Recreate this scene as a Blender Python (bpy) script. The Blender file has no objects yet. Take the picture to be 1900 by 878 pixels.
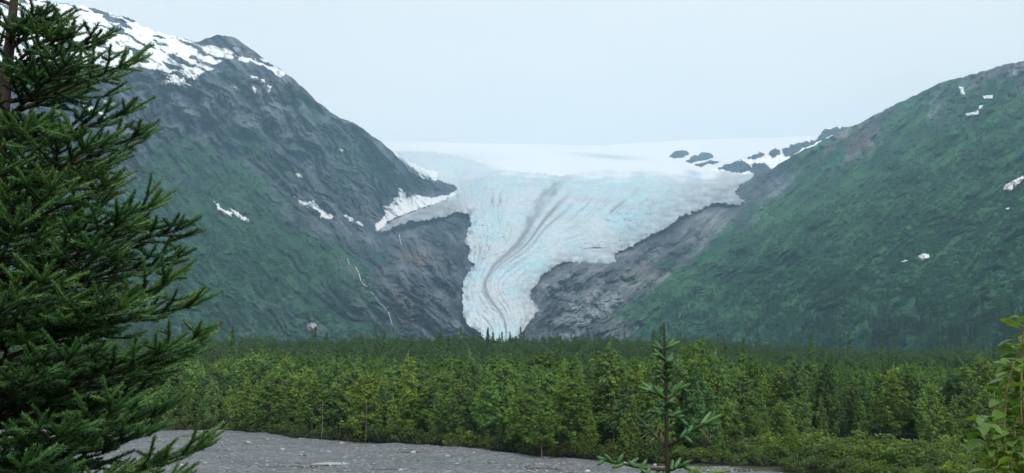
import bpy, math, random
import numpy as np
from mathutils import Vector, Matrix

random.seed(7)
RNG = np.random.default_rng(7)
S = bpy.context.scene
COL = S.collection

# ------------------------------------------------------------------ camera, light, exposure
CAMZ, F, HORIZON = 10.1, 1825.0, 690.0
PITCH = math.atan((HORIZON - 439.0) / F)
cam = bpy.data.cameras.new('camera')
cam.sensor_width = 36.0
cam.lens = 36.0 * F / 1900.0
cam.clip_start, cam.clip_end = 0.1, 40000.0
cam_ob = bpy.data.objects.new('camera', cam)
COL.objects.link(cam_ob)
cam_ob.location = (0, 0, CAMZ)
cam_ob.rotation_euler = (math.radians(90) + PITCH, 0, 0)
S.camera = cam_ob

SUN_ELEV, SUN_AZ = 43.0, 152.0          # degrees; azimuth clockwise from +Y (the view direction)
w = bpy.data.worlds.new('World')
S.world = w
w.use_nodes = True
nt = w.node_tree
for n in list(nt.nodes):
    nt.nodes.remove(n)
out = nt.nodes.new('ShaderNodeOutputWorld')
bg = nt.nodes.new('ShaderNodeBackground')
bg.inputs['Strength'].default_value = 0.1
sky = nt.nodes.new('ShaderNodeTexSky')
sky.sky_type = 'NISHITA'
sky.sun_disc = False
sky.sun_elevation = math.radians(SUN_ELEV)
sky.sun_rotation = math.radians(SUN_AZ)
sky.dust_density = 3.0
tc = nt.nodes.new('ShaderNodeTexCoord')
mp = nt.nodes.new('ShaderNodeMapping')
mp.inputs['Scale'].default_value = (1.0, 1.0, 3.2)
nz = nt.nodes.new('ShaderNodeTexNoise')
nz.inputs['Scale'].default_value = 1.9
nz.inputs['Detail'].default_value = 6.0
nz.inputs['Roughness'].default_value = 0.55
cr = nt.nodes.new('ShaderNodeValToRGB')
cr.color_ramp.elements[0].position = 0.33
cr.color_ramp.elements[0].color = (0.76, 0.79, 0.785, 1)
cr.color_ramp.elements[1].position = 0.68
cr.color_ramp.elements[1].color = (0.845, 0.845, 0.83, 1)
sc10 = nt.nodes.new('ShaderNodeVectorMath')
sc10.operation = 'SCALE'
sc10.inputs['Scale'].default_value = 9.6
mx = nt.nodes.new('ShaderNodeMixRGB')
mx.inputs['Fac'].default_value = 0.88
L = nt.links.new
L(tc.outputs['Generated'], mp.inputs['Vector'])
L(mp.outputs['Vector'], nz.inputs['Vector'])
L(nz.outputs['Fac'], cr.inputs['Fac'])
L(cr.outputs['Color'], sc10.inputs[0])
L(sky.outputs['Color'], mx.inputs['Color1'])
L(sc10.outputs['Vector'], mx.inputs['Color2'])
L(mx.outputs['Color'], bg.inputs['Color'])
L(bg.outputs['Background'], out.inputs['Surface'])

sun = bpy.data.lights.new('sun', 'SUN')
sun.energy = 1.5
sun.angle = math.radians(10)
sun.color = (1.0, 0.965, 0.92)
sun_ob = bpy.data.objects.new('sun', sun)
COL.objects.link(sun_ob)
_e, _a = math.radians(SUN_ELEV), math.radians(SUN_AZ)
_d = Vector((math.sin(_a) * math.cos(_e), math.cos(_a) * math.cos(_e), math.sin(_e)))
sun_ob.rotation_euler = _d.to_track_quat('Z', 'Y').to_euler()

S.view_settings.view_transform = 'Standard'
S.view_settings.look = 'None'
S.view_settings.exposure = 0.58
S.view_settings.gamma = 1.0
S.view_settings.use_curve_mapping = False
S.cycles.max_bounces = 6
S.cycles.diffuse_bounces = 3
S.cycles.volume_bounces = 2
S.cycles.use_denoising = True
S.cycles.use_adaptive_sampling = False


# ------------------------------------------------------------------ helpers: noise, fields, meshes
def gnoise(x, y, seed=0):
    x = np.asarray(x, float); y = np.asarray(y, float)
    xi = np.floor(x).astype(np.int64); yi = np.floor(y).astype(np.int64)
    xf = x - xi; yf = y - yi
    u = xf * xf * xf * (xf * (xf * 6 - 15) + 10)
    v = yf * yf * yf * (yf * (yf * 6 - 15) + 10)

    def g(ix, iy, fx, fy):
        h = (ix * 374761393 + iy * 668265263 + seed * 1442695041) & 0x7fffffff
        h = ((h ^ (h >> 13)) * 1274126177) & 0x7fffffff
        h = h ^ (h >> 16)
        a = (h & 0xffff) / 65536.0 * 2 * np.pi
        return np.cos(a) * fx + np.sin(a) * fy
    n00 = g(xi, yi, xf, yf); n10 = g(xi + 1, yi, xf - 1, yf)
    n01 = g(xi, yi + 1, xf, yf - 1); n11 = g(xi + 1, yi + 1, xf - 1, yf - 1)
    return ((n00 * (1 - u) + n10 * u) * (1 - v) + (n01 * (1 - u) + n11 * u) * v) * 1.5


def fbm(x, y, octv=4, seed=0, gain=0.5):
    t = np.zeros(np.broadcast(x, y).shape); a = 1.0; f = 1.0
    for k in range(octv):
        t = t + a * gnoise(x * f, y * f, seed + k * 17)
        a *= gain; f *= 2.03
    return t


def ridged(x, y, octv=4, seed=0, gain=0.5):
    t = np.zeros(np.broadcast(x, y).shape); a = 1.0; f = 1.0
    for k in range(octv):
        t = t + a * (1 - 2 * np.abs(gnoise(x * f, y * f, seed + k * 17)))
        a *= gain; f *= 2.03
    return t


def sstep(a, b, x):
    t = np.clip((x - a) / (b - a), 0, 1)
    return t * t * (3 - 2 * t)


def ray_point(px, py, Y):
    """world point that lies at forward distance Y on the sight line through a photograph pixel"""
    px = np.asarray(px, float); py = np.asarray(py, float)
    dx = (px - 950.0) / F; dy = (439.0 - py) / F
    cy = math.cos(PITCH) - dy * math.sin(PITCH)
    cz = math.sin(PITCH) + dy * math.cos(PITCH)
    k = Y / cy
    return np.stack(np.broadcast_arrays(dx * k, np.asarray(Y, float) + 0 * k, CAMZ + cz * k), -1)


def tps(pts):
    p = np.array(pts, float)
    X = p[:, :2] / 1000.0; v = np.log(p[:, 2])
    n = len(X)

    def k(r2):
        return 0.5 * r2 * np.log(r2 + 1e-12)
    d2 = ((X[:, None] - X[None]) ** 2).sum(-1)
    A = np.zeros((n + 3, n + 3))
    A[:n, :n] = k(d2) + np.eye(n) * 1e-4
    A[:n, n] = 1; A[:n, n + 1:] = X
    A[n, :n] = 1; A[n + 1:, :n] = X.T
    c = np.linalg.solve(A, np.concatenate([v, np.zeros(3)]))

    def f(px, py):
        px, py = np.broadcast_arrays(np.asarray(px, float) / 1000, np.asarray(py, float) / 1000)
        r = c[n] + c[n + 1] * px + c[n + 2] * py
        for i in range(n):
            r = r + c[i] * k((px - X[i, 0]) ** 2 + (py - X[i, 1]) ** 2)
        return r
    return f


def tps_lin(pts):
    p = [(a, b, math.exp(c)) for a, b, c in pts]
    return tps(p)


def blend(pts, sig):
    """smooth average of values given at pixel positions"""
    P = np.array(pts, float)

    def f(px, py):
        num = np.zeros(np.broadcast(px, py).shape); den = num + 1e-9
        for x, y, v in P:
            g = np.exp(-((px - x) ** 2 + (py - y) ** 2) / (2 * sig * sig)) + 1e-7 / (1 + ((px - x) ** 2 + (py - y) ** 2) / 1e4)
            num = num + g * v; den = den + g
        return num / den
    return f


def sdf(px, py, poly):
    """signed distance to a polygon, positive inside"""
    P = np.array(poly, float); Q = np.roll(P, -1, 0)
    px = np.asarray(px, float); py = np.asarray(py, float)
    d = np.full(np.broadcast(px, py).shape, 1e9); ins = np.zeros(d.shape, bool)
    for (x0, y0), (x1, y1) in zip(P, Q):
        ex, ey = x1 - x0, y1 - y0
        t = np.clip(((px - x0) * ex + (py - y0) * ey) / (ex * ex + ey * ey + 1e-9), 0, 1)
        d = np.minimum(d, np.hypot(px - x0 - t * ex, py - y0 - t * ey))
        c = ((y0 > py) != (y1 > py))
        xx = x0 + (py - y0) * ex / (ey if abs(ey) > 1e-9 else 1e-9)
        ins ^= c & (px < xx)
    return np.where(ins, d, -d)


def pldist(px, py, line):
    d = np.full(np.broadcast(px, py).shape, 1e9)
    for (x0, y0), (x1, y1) in zip(line[:-1], line[1:]):
        ex, ey = x1 - x0, y1 - y0
        t = np.clip(((px - x0) * ex + (py - y0) * ey) / (ex * ex + ey * ey + 1e-9), 0, 1)
        d = np.minimum(d, np.hypot(px - x0 - t * ex, py - y0 - t * ey))
    return d


def interp(pts):
    a = np.array(pts, float)
    return lambda x: np.interp(x, a[:, 0], a[:, 1])


def make_mesh(name, V, faces, smooth=False, attrs=None, face_attrs=None):
    """faces: list of integer arrays (n,3) or (n,4)"""
    me = bpy.data.meshes.new(name)
    V = np.ascontiguousarray(V, dtype=np.float32)
    faces = [np.asarray(f, dtype=np.int32) for f in faces if len(f)]
    nl = sum(f.size for f in faces); npoly = sum(len(f) for f in faces)
    me.vertices.add(len(V)); me.loops.add(nl); me.polygons.add(npoly)
    me.vertices.foreach_set('co', V.ravel())
    me.loops.foreach_set('vertex_index', np.concatenate([f.ravel() for f in faces]))
    tot = np.concatenate([np.full(len(f), f.shape[1], np.int32) for f in faces])
    st = np.concatenate([[0], np.cumsum(tot)[:-1]]).astype(np.int32)
    me.polygons.foreach_set('loop_start', st)
    me.polygons.foreach_set('loop_total', tot)
    if smooth:
        me.polygons.foreach_set('use_smooth', np.ones(npoly, bool))
    me.update(calc_edges=True)
    for k, a in (attrs or {}).items():
        me.attributes.new(k, 'FLOAT', 'POINT').data.foreach_set('value', np.asarray(a, np.float32).ravel())
    for k, a in (face_attrs or {}).items():
        me.attributes.new(k, 'FLOAT', 'FACE').data.foreach_set('value', np.asarray(a, np.float32).ravel())
    me.validate()
    return me


def obj(name, me, mat=None, parent=None, loc=None):
    if mat is not None and len(me.materials) == 0:
        me.materials.append(mat)
    o = bpy.data.objects.new(name, me)
    COL.objects.link(o)
    if parent is not None:
        o.parent = parent
    if loc is not None:
        o.location = loc
    return o


def tag(o, label=None, cat=None, group=None, kind=None):
    if label: o['label'] = label
    if cat: o['category'] = cat
    if group: o['group'] = group
    if kind: o['kind'] = kind
    return o


def empty(name, loc, label, cat, group=None):
    o = bpy.data.objects.new(name, None)
    o.empty_display_size = 0.2
    COL.objects.link(o)
    o.location = loc
    return tag(o, label, cat, group)


def grid_faces(nr, nc, keep=None):
    i = np.arange(nr * nc).reshape(nr, nc)
    q = np.stack([i[:-1, :-1], i[:-1, 1:], i[1:, 1:], i[1:, :-1]], -1).reshape(-1, 4)
    if keep is not None:
        q = q[keep.reshape(-1)]
    return q


def compact(V, q, attrs):
    used = np.unique(q)
    m = np.full(len(V), -1); m[used] = np.arange(len(used))
    return V[used], m[q], {k: a.reshape(-1)[used] for k, a in attrs.items()}


def tube(pts, rad, sides=6, cap=True):
    pts = np.array(pts, float); n = len(pts)
    rad = np.broadcast_to(np.asarray(rad, float), (n,))
    t = np.gradient(pts, axis=0); t /= np.linalg.norm(t, axis=1, keepdims=True) + 1e-9
    ref = np.array([0.31, 0.83, 0.46])
    a = np.cross(t, ref); a /= np.linalg.norm(a, axis=1, keepdims=True) + 1e-9
    b = np.cross(t, a)
    th = np.linspace(0, 2 * np.pi, sides, endpoint=False)
    V = pts[:, None] + rad[:, None, None] * (np.cos(th)[None, :, None] * a[:, None] + np.sin(th)[None, :, None] * b[:, None])
    i = np.arange(n * sides).reshape(n, sides)
    q = np.stack([i[:-1], np.roll(i[:-1], -1, 1), np.roll(i[1:], -1, 1), i[1:]], -1).reshape(-1, 4)
    V = V.reshape(-1, 3)
    tri = np.zeros((0, 3), int)
    if cap:
        V = np.concatenate([V, pts[:1], pts[-1:]])
        c0, c1 = n * sides, n * sides + 1
        tri = np.concatenate([np.stack([np.roll(i[0], -1), i[0], np.full(sides, c0)], -1),
                              np.stack([i[-1], np.roll(i[-1], -1), np.full(sides, c1)], -1)])
    return V, q, tri


class Acc:
    """collects pieces into one mesh"""
    def __init__(s):
        s.V = []; s.q = []; s.t = []; s.n = 0; s.qa = []; s.ta = []

    def add(s, V, q=None, t=None, va=0.5):
        s.V.append(np.asarray(V, float))
        if q is not None and len(q):
            s.q.append(np.asarray(q) + s.n); s.qa.append(np.broadcast_to(va, (len(q),)))
        if t is not None and len(t):
            s.t.append(np.asarray(t) + s.n); s.ta.append(np.broadcast_to(va, (len(t),)))
        s.n += len(V)

    def tube(s, pts, rad, sides=6, va=0.5):
        V, q, t = tube(pts, rad, sides)
        s.add(V, q, t, va)

    def mesh(s, name, smooth=False):
        f = []; a = []
        if s.q: f.append(np.concatenate(s.q)); a += s.qa
        if s.t: f.append(np.concatenate(s.t)); a += s.ta
        return make_mesh(name, np.concatenate(s.V), f, smooth, face_attrs={'tint': np.concatenate(a)})


# ------------------------------------------------------------------ materials
class NB:
    def __init__(s, name):
        s.m = bpy.data.materials.new(name); s.m.use_nodes = True
        s.nt = s.m.node_tree
        s.b = s.nt.nodes['Principled BSDF']; s.out = s.nt.nodes['Material Output']

    def n(s, t, **kw):
        x = s.nt.nodes.new(t)
        for k, v in kw.items():
            setattr(x, k, v)
        return x

    def l(s, a, b): s.nt.links.new(a, b)

    def attr(s, name): return s.n('ShaderNodeAttribute', attribute_name=name).outputs['Fac']

    def noise(s, scale, detail=5, rough=0.55, vec=None, sc=None):
        x = s.n('ShaderNodeTexNoise')
        x.inputs['Scale'].default_value = scale; x.inputs['Detail'].default_value = detail
        x.inputs['Roughness'].default_value = rough
        if vec is None:
            vec = s.n('ShaderNodeTexCoord').outputs['Object']
        if sc is not None:
            mpp = s.n('ShaderNodeMapping'); mpp.inputs['Scale'].default_value = sc
            s.l(vec, mpp.inputs['Vector']); vec = mpp.outputs['Vector']
        s.l(vec, x.inputs['Vector'])
        return x.outputs['Fac']

    def ramp(s, fac, stops, interp='LINEAR'):
        x = s.n('ShaderNodeValToRGB'); r = x.color_ramp; r.interpolation = interp
        while len(r.elements) < len(stops): r.elements.new(0.5)
        for e, (p, c) in zip(r.elements, stops):
            e.position = p; e.color = (*c, 1) if len(c) == 3 else c
        s.l(fac, x.inputs['Fac'])
        return x.outputs['Color']

    def math(s, op, a, b=None, c=None, clamp=False):
        x = s.n('ShaderNodeMath', operation=op); x.use_clamp = clamp
        for i, v in enumerate((a, b, c)):
            if v is None: continue
            if isinstance(v, (int, float)): x.inputs[i].default_value = v
            else: s.l(v, x.inputs[i])
        return x.outputs[0]

    def mix(s, fac, a, b, mode='MIX'):
        x = s.n('ShaderNodeMixRGB', blend_type=mode)
        for i, v in ((0, fac), (1, a), (2, b)):
            if isinstance(v, (int, float)): x.inputs[i].default_value = v
            elif isinstance(v, tuple): x.inputs[i].default_value = (*v, 1)
            else: s.l(v, x.inputs[i])
        return x.outputs['Color']

    def bump(s, h, strength=0.5, dist=1.0):
        x = s.n('ShaderNodeBump'); x.inputs['Strength'].default_value = strength; x.inputs['Distance'].default_value = dist
        s.l(h, x.inputs['Height']); s.l(x.outputs['Normal'], s.b.inputs['Normal'])


def mountain_material(name, rock_a, rock_b, green_a, green_b, green_c):
    b = NB(name)
    n1 = b.noise(0.012, 8, 0.62); n2 = b.noise(0.055, 6, 0.6); n3 = b.noise(0.02, 6, 0.6)
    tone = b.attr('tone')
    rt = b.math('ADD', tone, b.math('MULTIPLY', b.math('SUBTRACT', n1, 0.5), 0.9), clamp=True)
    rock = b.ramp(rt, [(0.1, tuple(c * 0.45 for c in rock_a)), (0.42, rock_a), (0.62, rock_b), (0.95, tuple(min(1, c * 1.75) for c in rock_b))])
    streak = b.noise(0.02, 6, 0.65, sc=(1.6, 1.6, 0.35))
    rock = b.mix(b.math('MULTIPLY', b.ramp(streak, [(0.5, (0, 0, 0)), (0.72, (1, 1, 1))]), 0.55), rock, (0.24, 0.235, 0.235))
    n4 = b.noise(0.10, 6, 0.72); n5 = b.noise(0.035, 7, 0.7, sc=(1.0, 1.0, 0.45))
    rock = b.mix(b.math('MULTIPLY', b.ramp(n4, [(0.53, (0, 0, 0)), (0.62, (1, 1, 1))]), 0.45), rock, b.mix(1.0, rock, (1.9, 1.85, 1.8), 'MULTIPLY'))
    crack = b.math('ABSOLUTE', b.math('SUBTRACT', n5, 0.5))
    rock = b.mix(b.math('MULTIPLY', b.ramp(crack, [(0.0, (1, 1, 1)), (0.03, (0, 0, 0))]), 0.6), rock, tuple(c * 0.3 for c in rock_a))
    rust = b.attr('rust')
    rock = b.mix(b.math('MULTIPLY', rust, 0.6), rock, (0.27, 0.185, 0.14))
    rock = b.mix(b.math('MULTIPLY', b.ramp(n2, [(0.52, (0, 0, 0)), (0.7, (1, 1, 1))]), 0.6), rock, tuple(c * 0.5 for c in rock_a))
    g = b.mix(b.ramp(b.math('ADD', b.math('MULTIPLY', tone, 0.75), b.math('MULTIPLY', n3, 0.25)), [(0.38, (0, 0, 0)), (0.62, (1, 1, 1))]), green_a, green_b)
    g = b.mix(b.math('MULTIPLY', b.ramp(n2, [(0.45, (0, 0, 0)), (0.7, (1, 1, 1))]), 0.6), g, green_c)
    veg = b.math('ADD', b.attr('veg'), b.math('MULTIPLY', b.math('SUBTRACT', n2, 0.5), 0.9))
    veg = b.ramp(veg, [(0.38, (0, 0, 0)), (0.62, (1, 1, 1))])
    c = b.mix(veg, rock, g)
    sn = b.math('ADD', b.attr('snow'), b.math('MULTIPLY', b.math('SUBTRACT', n2, 0.5), 0.25))
    sn = b.ramp(sn, [(0.46, (0, 0, 0)), (0.54, (1, 1, 1))])
    c = b.mix(sn, c, (0.86, 0.875, 0.89))
    b.l(c, b.b.inputs['Base Color'])
    b.b.inputs['Roughness'].default_value = 0.95
    b.b.inputs['Specular IOR Level'].default_value = 0.1
    b.bump(b.math('MULTIPLY', b.math('ADD', b.math('ADD', n2, n5), b.math('MULTIPLY', n1, 1.5)), b.math('SUBTRACT', 1.0, b.math('MULTIPLY', b.attr('snow'), 0.85))), 1.0, 14.0)
    return b.m


def leaf_material(name, translucent=0.25, rough=0.6, var=0.35, warm=(1.15, 1.04, 0.8)):
    """leaf colour comes from the object's own colour, varied per clump and per plant"""
    b = NB(name)
    oi = b.n('ShaderNodeObjectInfo')
    t = b.attr('tint')
    c = b.mix(1.0, oi.outputs['Color'], b.ramp(t, [(0.0, (1 - var, 1 - var, 1 - var)), (1.0, (1 + var, 1 + var, 1 + var * 0.8))]), 'MULTIPLY')
    c = b.mix(b.math('MULTIPLY', oi.outputs['Random'], 0.55), c, b.mix(1.0, c, warm, 'MULTIPLY'))
    b.l(c, b.b.inputs['Base Color'])
    b.b.inputs['Roughness'].default_value = rough
    b.b.inputs['Specular IOR Level'].default_value = 0.25
    if translucent:
        tr = b.n('ShaderNodeBsdfTranslucent'); ms = b.n('ShaderNodeMixShader')
        ms.inputs['Fac'].default_value = translucent
        b.l(b.mix(1.0, c, (1.2, 1.25, 0.6), 'MULTIPLY'), tr.inputs['Color'])
        b.l(b.b.outputs[0], ms.inputs[1]); b.l(tr.outputs[0], ms.inputs[2])
        b.l(ms.outputs[0], b.out.inputs['Surface'])
    return b.m


def plain_rough(name, a, c2, scale, bump=0.3, dist=0.02):
    b = NB(name)
    n = b.noise(scale, 6, 0.6)
    b.l(b.mix(n, a, c2), b.b.inputs['Base Color'])
    b.b.inputs['Roughness'].default_value = 0.9
    b.b.inputs['Specular IOR Level'].default_value = 0.15
    b.bump(n, bump, dist)
    return b.m


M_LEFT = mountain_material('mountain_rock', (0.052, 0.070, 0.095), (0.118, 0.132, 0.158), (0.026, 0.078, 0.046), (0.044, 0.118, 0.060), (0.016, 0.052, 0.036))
M_RIGHT = mountain_material('hillside', (0.10, 0.113, 0.138), (0.19, 0.20, 0.22), (0.024, 0.086, 0.046), (0.052, 0.158, 0.064), (0.013, 0.050, 0.036))
M_LEAF = leaf_material('broad_leaves', translucent=0.4, var=.5)
M_BARK = plain_rough('bark', (0.10, 0.085, 0.07), (0.24, 0.21, 0.18), 6.0)
M_DEAD = plain_rough('bleached_wood', (0.12, 0.11, 0.095), (0.24, 0.22, 0.19), 5.0)

b = NB('snow')
n = b.noise(0.03, 6, 0.6)
b.l(b.mix(n, (0.60, 0.62, 0.65), (0.86, 0.87, 0.88)), b.b.inputs['Base Color'])
b.b.inputs['Roughness'].default_value = 0.9
b.bump(n, 0.4, 5.0)
M_SNOW = b.m

# ------------------------------------------------------------------ valley walls: depth fields along the photograph's sight lines
GPOLY = [(690, 428), (712, 420), (735, 405), (762, 392), (800, 380), (835, 366), (848, 358), (846, 346), (812, 334), (790, 322), (760, 300), (735, 280), (760, 279), (800, 281), (850, 290), (900, 303), (960, 316),
         (1040, 326), (1070, 320), (1130, 312), (1200, 309), (1290, 314), (1360, 319), (1402, 323), (1396, 332), (1372, 345), (1364, 360), (1384, 376), (1362, 381), (1330, 376), (1300, 389), (1278, 398), (1262, 402),
         (1246, 418), (1215, 434), (1196, 443), (1180, 452), (1165, 462), (1150, 466), (1138, 474), (1146, 486), (1132, 490), (1104, 489), (1072, 487), (1046, 487), (1030, 494), (1016, 506), (1003, 514), (998, 528),
         (986, 538), (984, 550), (992, 562), (1002, 575), (990, 590), (978, 606), (962, 632), (950, 650), (905, 650), (892, 618), (872, 604), (859, 590), (857, 560), (860, 540), (858, 520), (872, 502), (878, 492), (866, 478), (872, 462),
         (860, 448), (868, 430), (874, 412), (870, 398), (850, 392), (828, 402), (790, 408), (760, 412), (735, 420), (712, 430)]


def off_ice(px, py):
    """1 on open rock, falling where ice has smoothed it and under the ice"""
    return 0.08 + 0.92 * sstep(4, -34, sdf(px, py, GPOLY))


DL0 = tps([(-80, 700, 850), (0, 640, 1050), (200, 640, 1350), (400, 640, 1650), (600, 640, 1950), (760, 640, 2180), (920, 640, 2270),
           (400, 500, 2050), (600, 500, 2400), (700, 560, 2330), (760, 480, 2780), (870, 480, 2900), (880, 600, 2400), (930, 500, 2830), (862, 545, 2600),
           (850, 410, 3560), (760, 430, 3600), (700, 430, 3500), (600, 400, 3000), (400, 400, 2450), (200, 400, 2050), (0, 400, 1800),
           (0, 200, 2350), (0, 0, 2950), (-80, -60, 3000), (200, 100, 2950), (420, 70, 3500), (560, 150, 3650), (700, 250, 4050), (850, 350, 4500),
           (740, 285, 4150), (600, 280, 3500), (400, 250, 3050), (790, 385, 4050), (900, 410, 3500)])


def relief(px, py, seed, dirx, diry, amp=1.0):
    """gullies and ledges, in metres per 1000 m of distance"""
    ln = math.hypot(dirx, diry); ux, uy = dirx / ln, diry / ln
    wx = px + 14 * fbm(px / 70, py / 70, 3, seed + 5); wy = py + 14 * fbm(px / 70, py / 70, 3, seed + 9)
    al = wx * ux + wy * uy; ac = -wx * uy + wy * ux
    r = 10.0 * ridged(al / 250, ac / 80, 3, seed) + 9.0 * ridged(al / 85, ac / 30, 5, seed + 3, 0.58) + 5.0 * fbm(px / 30, py / 30, 5, seed + 7, 0.62)
    return (r - 14.0) * amp * 2.1


def L_rockness(px, py):
    return VEG_L(px, py)


VEG_L = blend([(60, 300, .35), (200, 300, .35), (250, 400, .75), (320, 330, .75), (400, 300, .62), (480, 340, .75), (420, 380, .8), (350, 460, .95),
               (480, 430, .9), (560, 450, .8), (440, 490, .95), (540, 520, .85), (640, 470, .6), (620, 540, .75), (700, 540, .5), (700, 600, .55), (670, 500, .55),
               (400, 560, .7), (500, 570, .62), (600, 590, .62), (450, 610, .62), (560, 560, .45), (350, 560, .7), (700, 640, .8), (450, 650, .8),
               (750, 500, .3), (800, 450, .25), (800, 550, .12), (860, 560, .1), (760, 590, .15), (850, 430, .12), (720, 450, .25),
               (300, 200, .22), (200, 200, .1), (100, 200, .1), (400, 180, .12), (500, 180, .15), (560, 200, .38), (620, 230, .3), (580, 260, .22), (520, 300, .3),
               (620, 290, .6), (690, 300, .65), (740, 320, .3), (640, 360, .25), (600, 330, .3), (560, 380, .2), (700, 390, .1), (640, 410, .2), (800, 350, .05),
               (420, 240, .42), (460, 280, .6), (540, 350, .45), (440, 330, .75), (300, 120, 0), (420, 80, .05), (500, 130, .05), (0, 400, .7), (0, 600, .9), (200, 600, .9)], 38)


def DL(px, py):
    a = sstep(0.75, 0.2, VEG_L(px, py)) * 0.6 + 0.62
    a = a * (1 - 0.72 * sstep(150, 110, py - 0.12 * px + 30))
    return np.exp(DL0(px, py)) * (1 + 0.001 * relief(px, py, 11, 0.8, 1.0) * a * off_ice(px, py))


DR0 = tps([(930, 640, 2250), (960, 640, 2220), (1100, 640, 2000), (1300, 640, 1700), (1600, 640, 1350), (1900, 640, 1000), (1980, 700, 850),
           (940, 540, 2600), (1000, 560, 2470), (1050, 490, 2850), (1150, 475, 2990), (1250, 415, 3400), (1300, 390, 3650), (1100, 440, 3220), (1370, 370, 3900), (1440, 315, 3950),
           (1200, 550, 2350), (1300, 500, 2420), (1400, 420, 2650), (1480, 290, 3650), (1600, 220, 3550), (1740, 160, 3250), (1900, 115, 2850), (1980, 100, 2800),
           (1500, 400, 2400), (1600, 400, 2150), (1700, 300, 2400), (1900, 300, 1900), (1800, 500, 1500), (1900, 500, 1350), (1600, 550, 1600), (1400, 570, 1950)])
VEG_R = blend([(960, 620, .05), (1000, 540, .02), (1060, 560, .1), (1100, 600, .15), (1040, 520, .02), (1150, 500, .03), (1250, 440, .03), (1330, 400, .05), (1370, 390, .1),
               (1400, 340, .1), (1430, 340, .2), (1180, 560, .45), (1150, 620, .5), (1230, 520, .6), (1300, 470, .7), (1350, 440, .7), (1390, 420, .85), (1440, 390, .95),
               (1220, 580, .8), (1280, 540, .85), (1350, 490, .95), (1420, 450, 1.), (1240, 630, .75), (1330, 600, .8), (1450, 570, .85), (1450, 530, 1.),
               (1480, 340, .8), (1500, 300, .6), (1560, 280, .55), (1600, 250, .45), (1640, 230, .6), (1560, 320, .65), (1620, 310, .85), (1500, 345, .75), (1680, 190, .6), (1740, 180, .55),
               (1800, 150, .35), (1880, 130, .3), (1800, 200, .75), (1880, 200, .9), (1700, 260, .9), (1800, 270, .85), (1870, 260, .75), (1550, 400, 1.), (1700, 380, 1.), (1850, 400, 1.),
               (1600, 500, 1.), (1750, 480, 1.), (1880, 520, 1.), (1650, 600, .9), (1800, 600, 1.), (1900, 640, 1.), (1500, 640, .9)], 34)


def DR(px, py):
    a = sstep(0.8, 0.2, VEG_R(px, py)) * 0.45 + 0.72
    return np.exp(DR0(px, py)) * (1 + 0.001 * relief(px, py, 41, -0.9, 1.0) * a * off_ice(px, py))


TL = interp([(-90, -80), (0, -22), (100, 4), (150, 10), (205, 24), (240, 34), (262, 48), (300, 62), (330, 70), (360, 77), (372, 77), (395, 67), (415, 65), (440, 72), (458, 84),
             (475, 98), (497, 114), (522, 131), (548, 150), (570, 171), (590, 190), (612, 207), (640, 222), (670, 236), (700, 258), (722, 276), (742, 296),
             (762, 314), (790, 332), (812, 336), (838, 344), (852, 349), (862, 380), (880, 392), (960, 420)])
TR = interp([(930, 500), (980, 490), (1000, 470), (1040, 462), (1130, 458), (1200, 405), (1280, 352), (1330, 340), (1356, 346), (1368, 350), (1376, 343), (1400, 328), (1430, 314), (1452, 300), (1480, 284),
             (1510, 270), (1540, 255), (1566, 240), (1600, 226), (1640, 205), (1690, 180), (1722, 166), (1745, 152), (1780, 145), (1820, 133), (1862, 120), (1900, 114), (1990, 100)])


def wall(name, x0, x1, step, T, bot, D, nv, mat, attr_fn, rough, seed):
    xs = np.arange(x0, x1 + step, step)
    top = T(xs) + rough * fbm(xs / 16, xs * 0 + 3.3, 4, seed)
    v = np.linspace(0, 1, nv)
    PX = np.broadcast_to(xs, (nv, len(xs)))
    PY = bot + (top - bot) * v[:, None]
    Dp = D(PX, PY)
    P = ray_point(PX, PY, Dp)
    A = attr_fn(PX, PY)
    # the far side: falls away behind the skyline
    rows = []
    for k, (dy, dz) in enumerate([(25, -6), (90, -40), (260, -150), (700, -450)]):
        r = P[-1].copy(); r[:, 1] += dy; r[:, 0] *= (r[:, 1] / P[-1][:, 1]); r[:, 2] = np.maximum(r[:, 2] + dz, 0)
        rows.append(r)
    P = np.concatenate([P, np.array(rows)])
    for k in A:
        A[k] = np.concatenate([A[k], np.repeat(A[k][-1:], 4, 0)])
    q = grid_faces(P.shape[0], P.shape[1])
    me = make_mesh(name, P.reshape(-1, 3), [q], True, A)
    o = obj(name, me, mat)
    o['kind'] = 'structure'
    return o


SNOW_SUMMIT = [(-90, -90), (90, -20), (205, 20), (265, 40), (330, 70), (365, 88), (400, 92), (440, 84), (470, 96), (500, 116), (530, 132), (520, 140), (470, 118), (420, 106), (390, 122), (372, 135),
               (350, 162), (318, 150), (285, 132), (262, 118), (225, 128), (190, 112), (150, 116), (95, 110), (40, 130), (-90, 140)]


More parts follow.
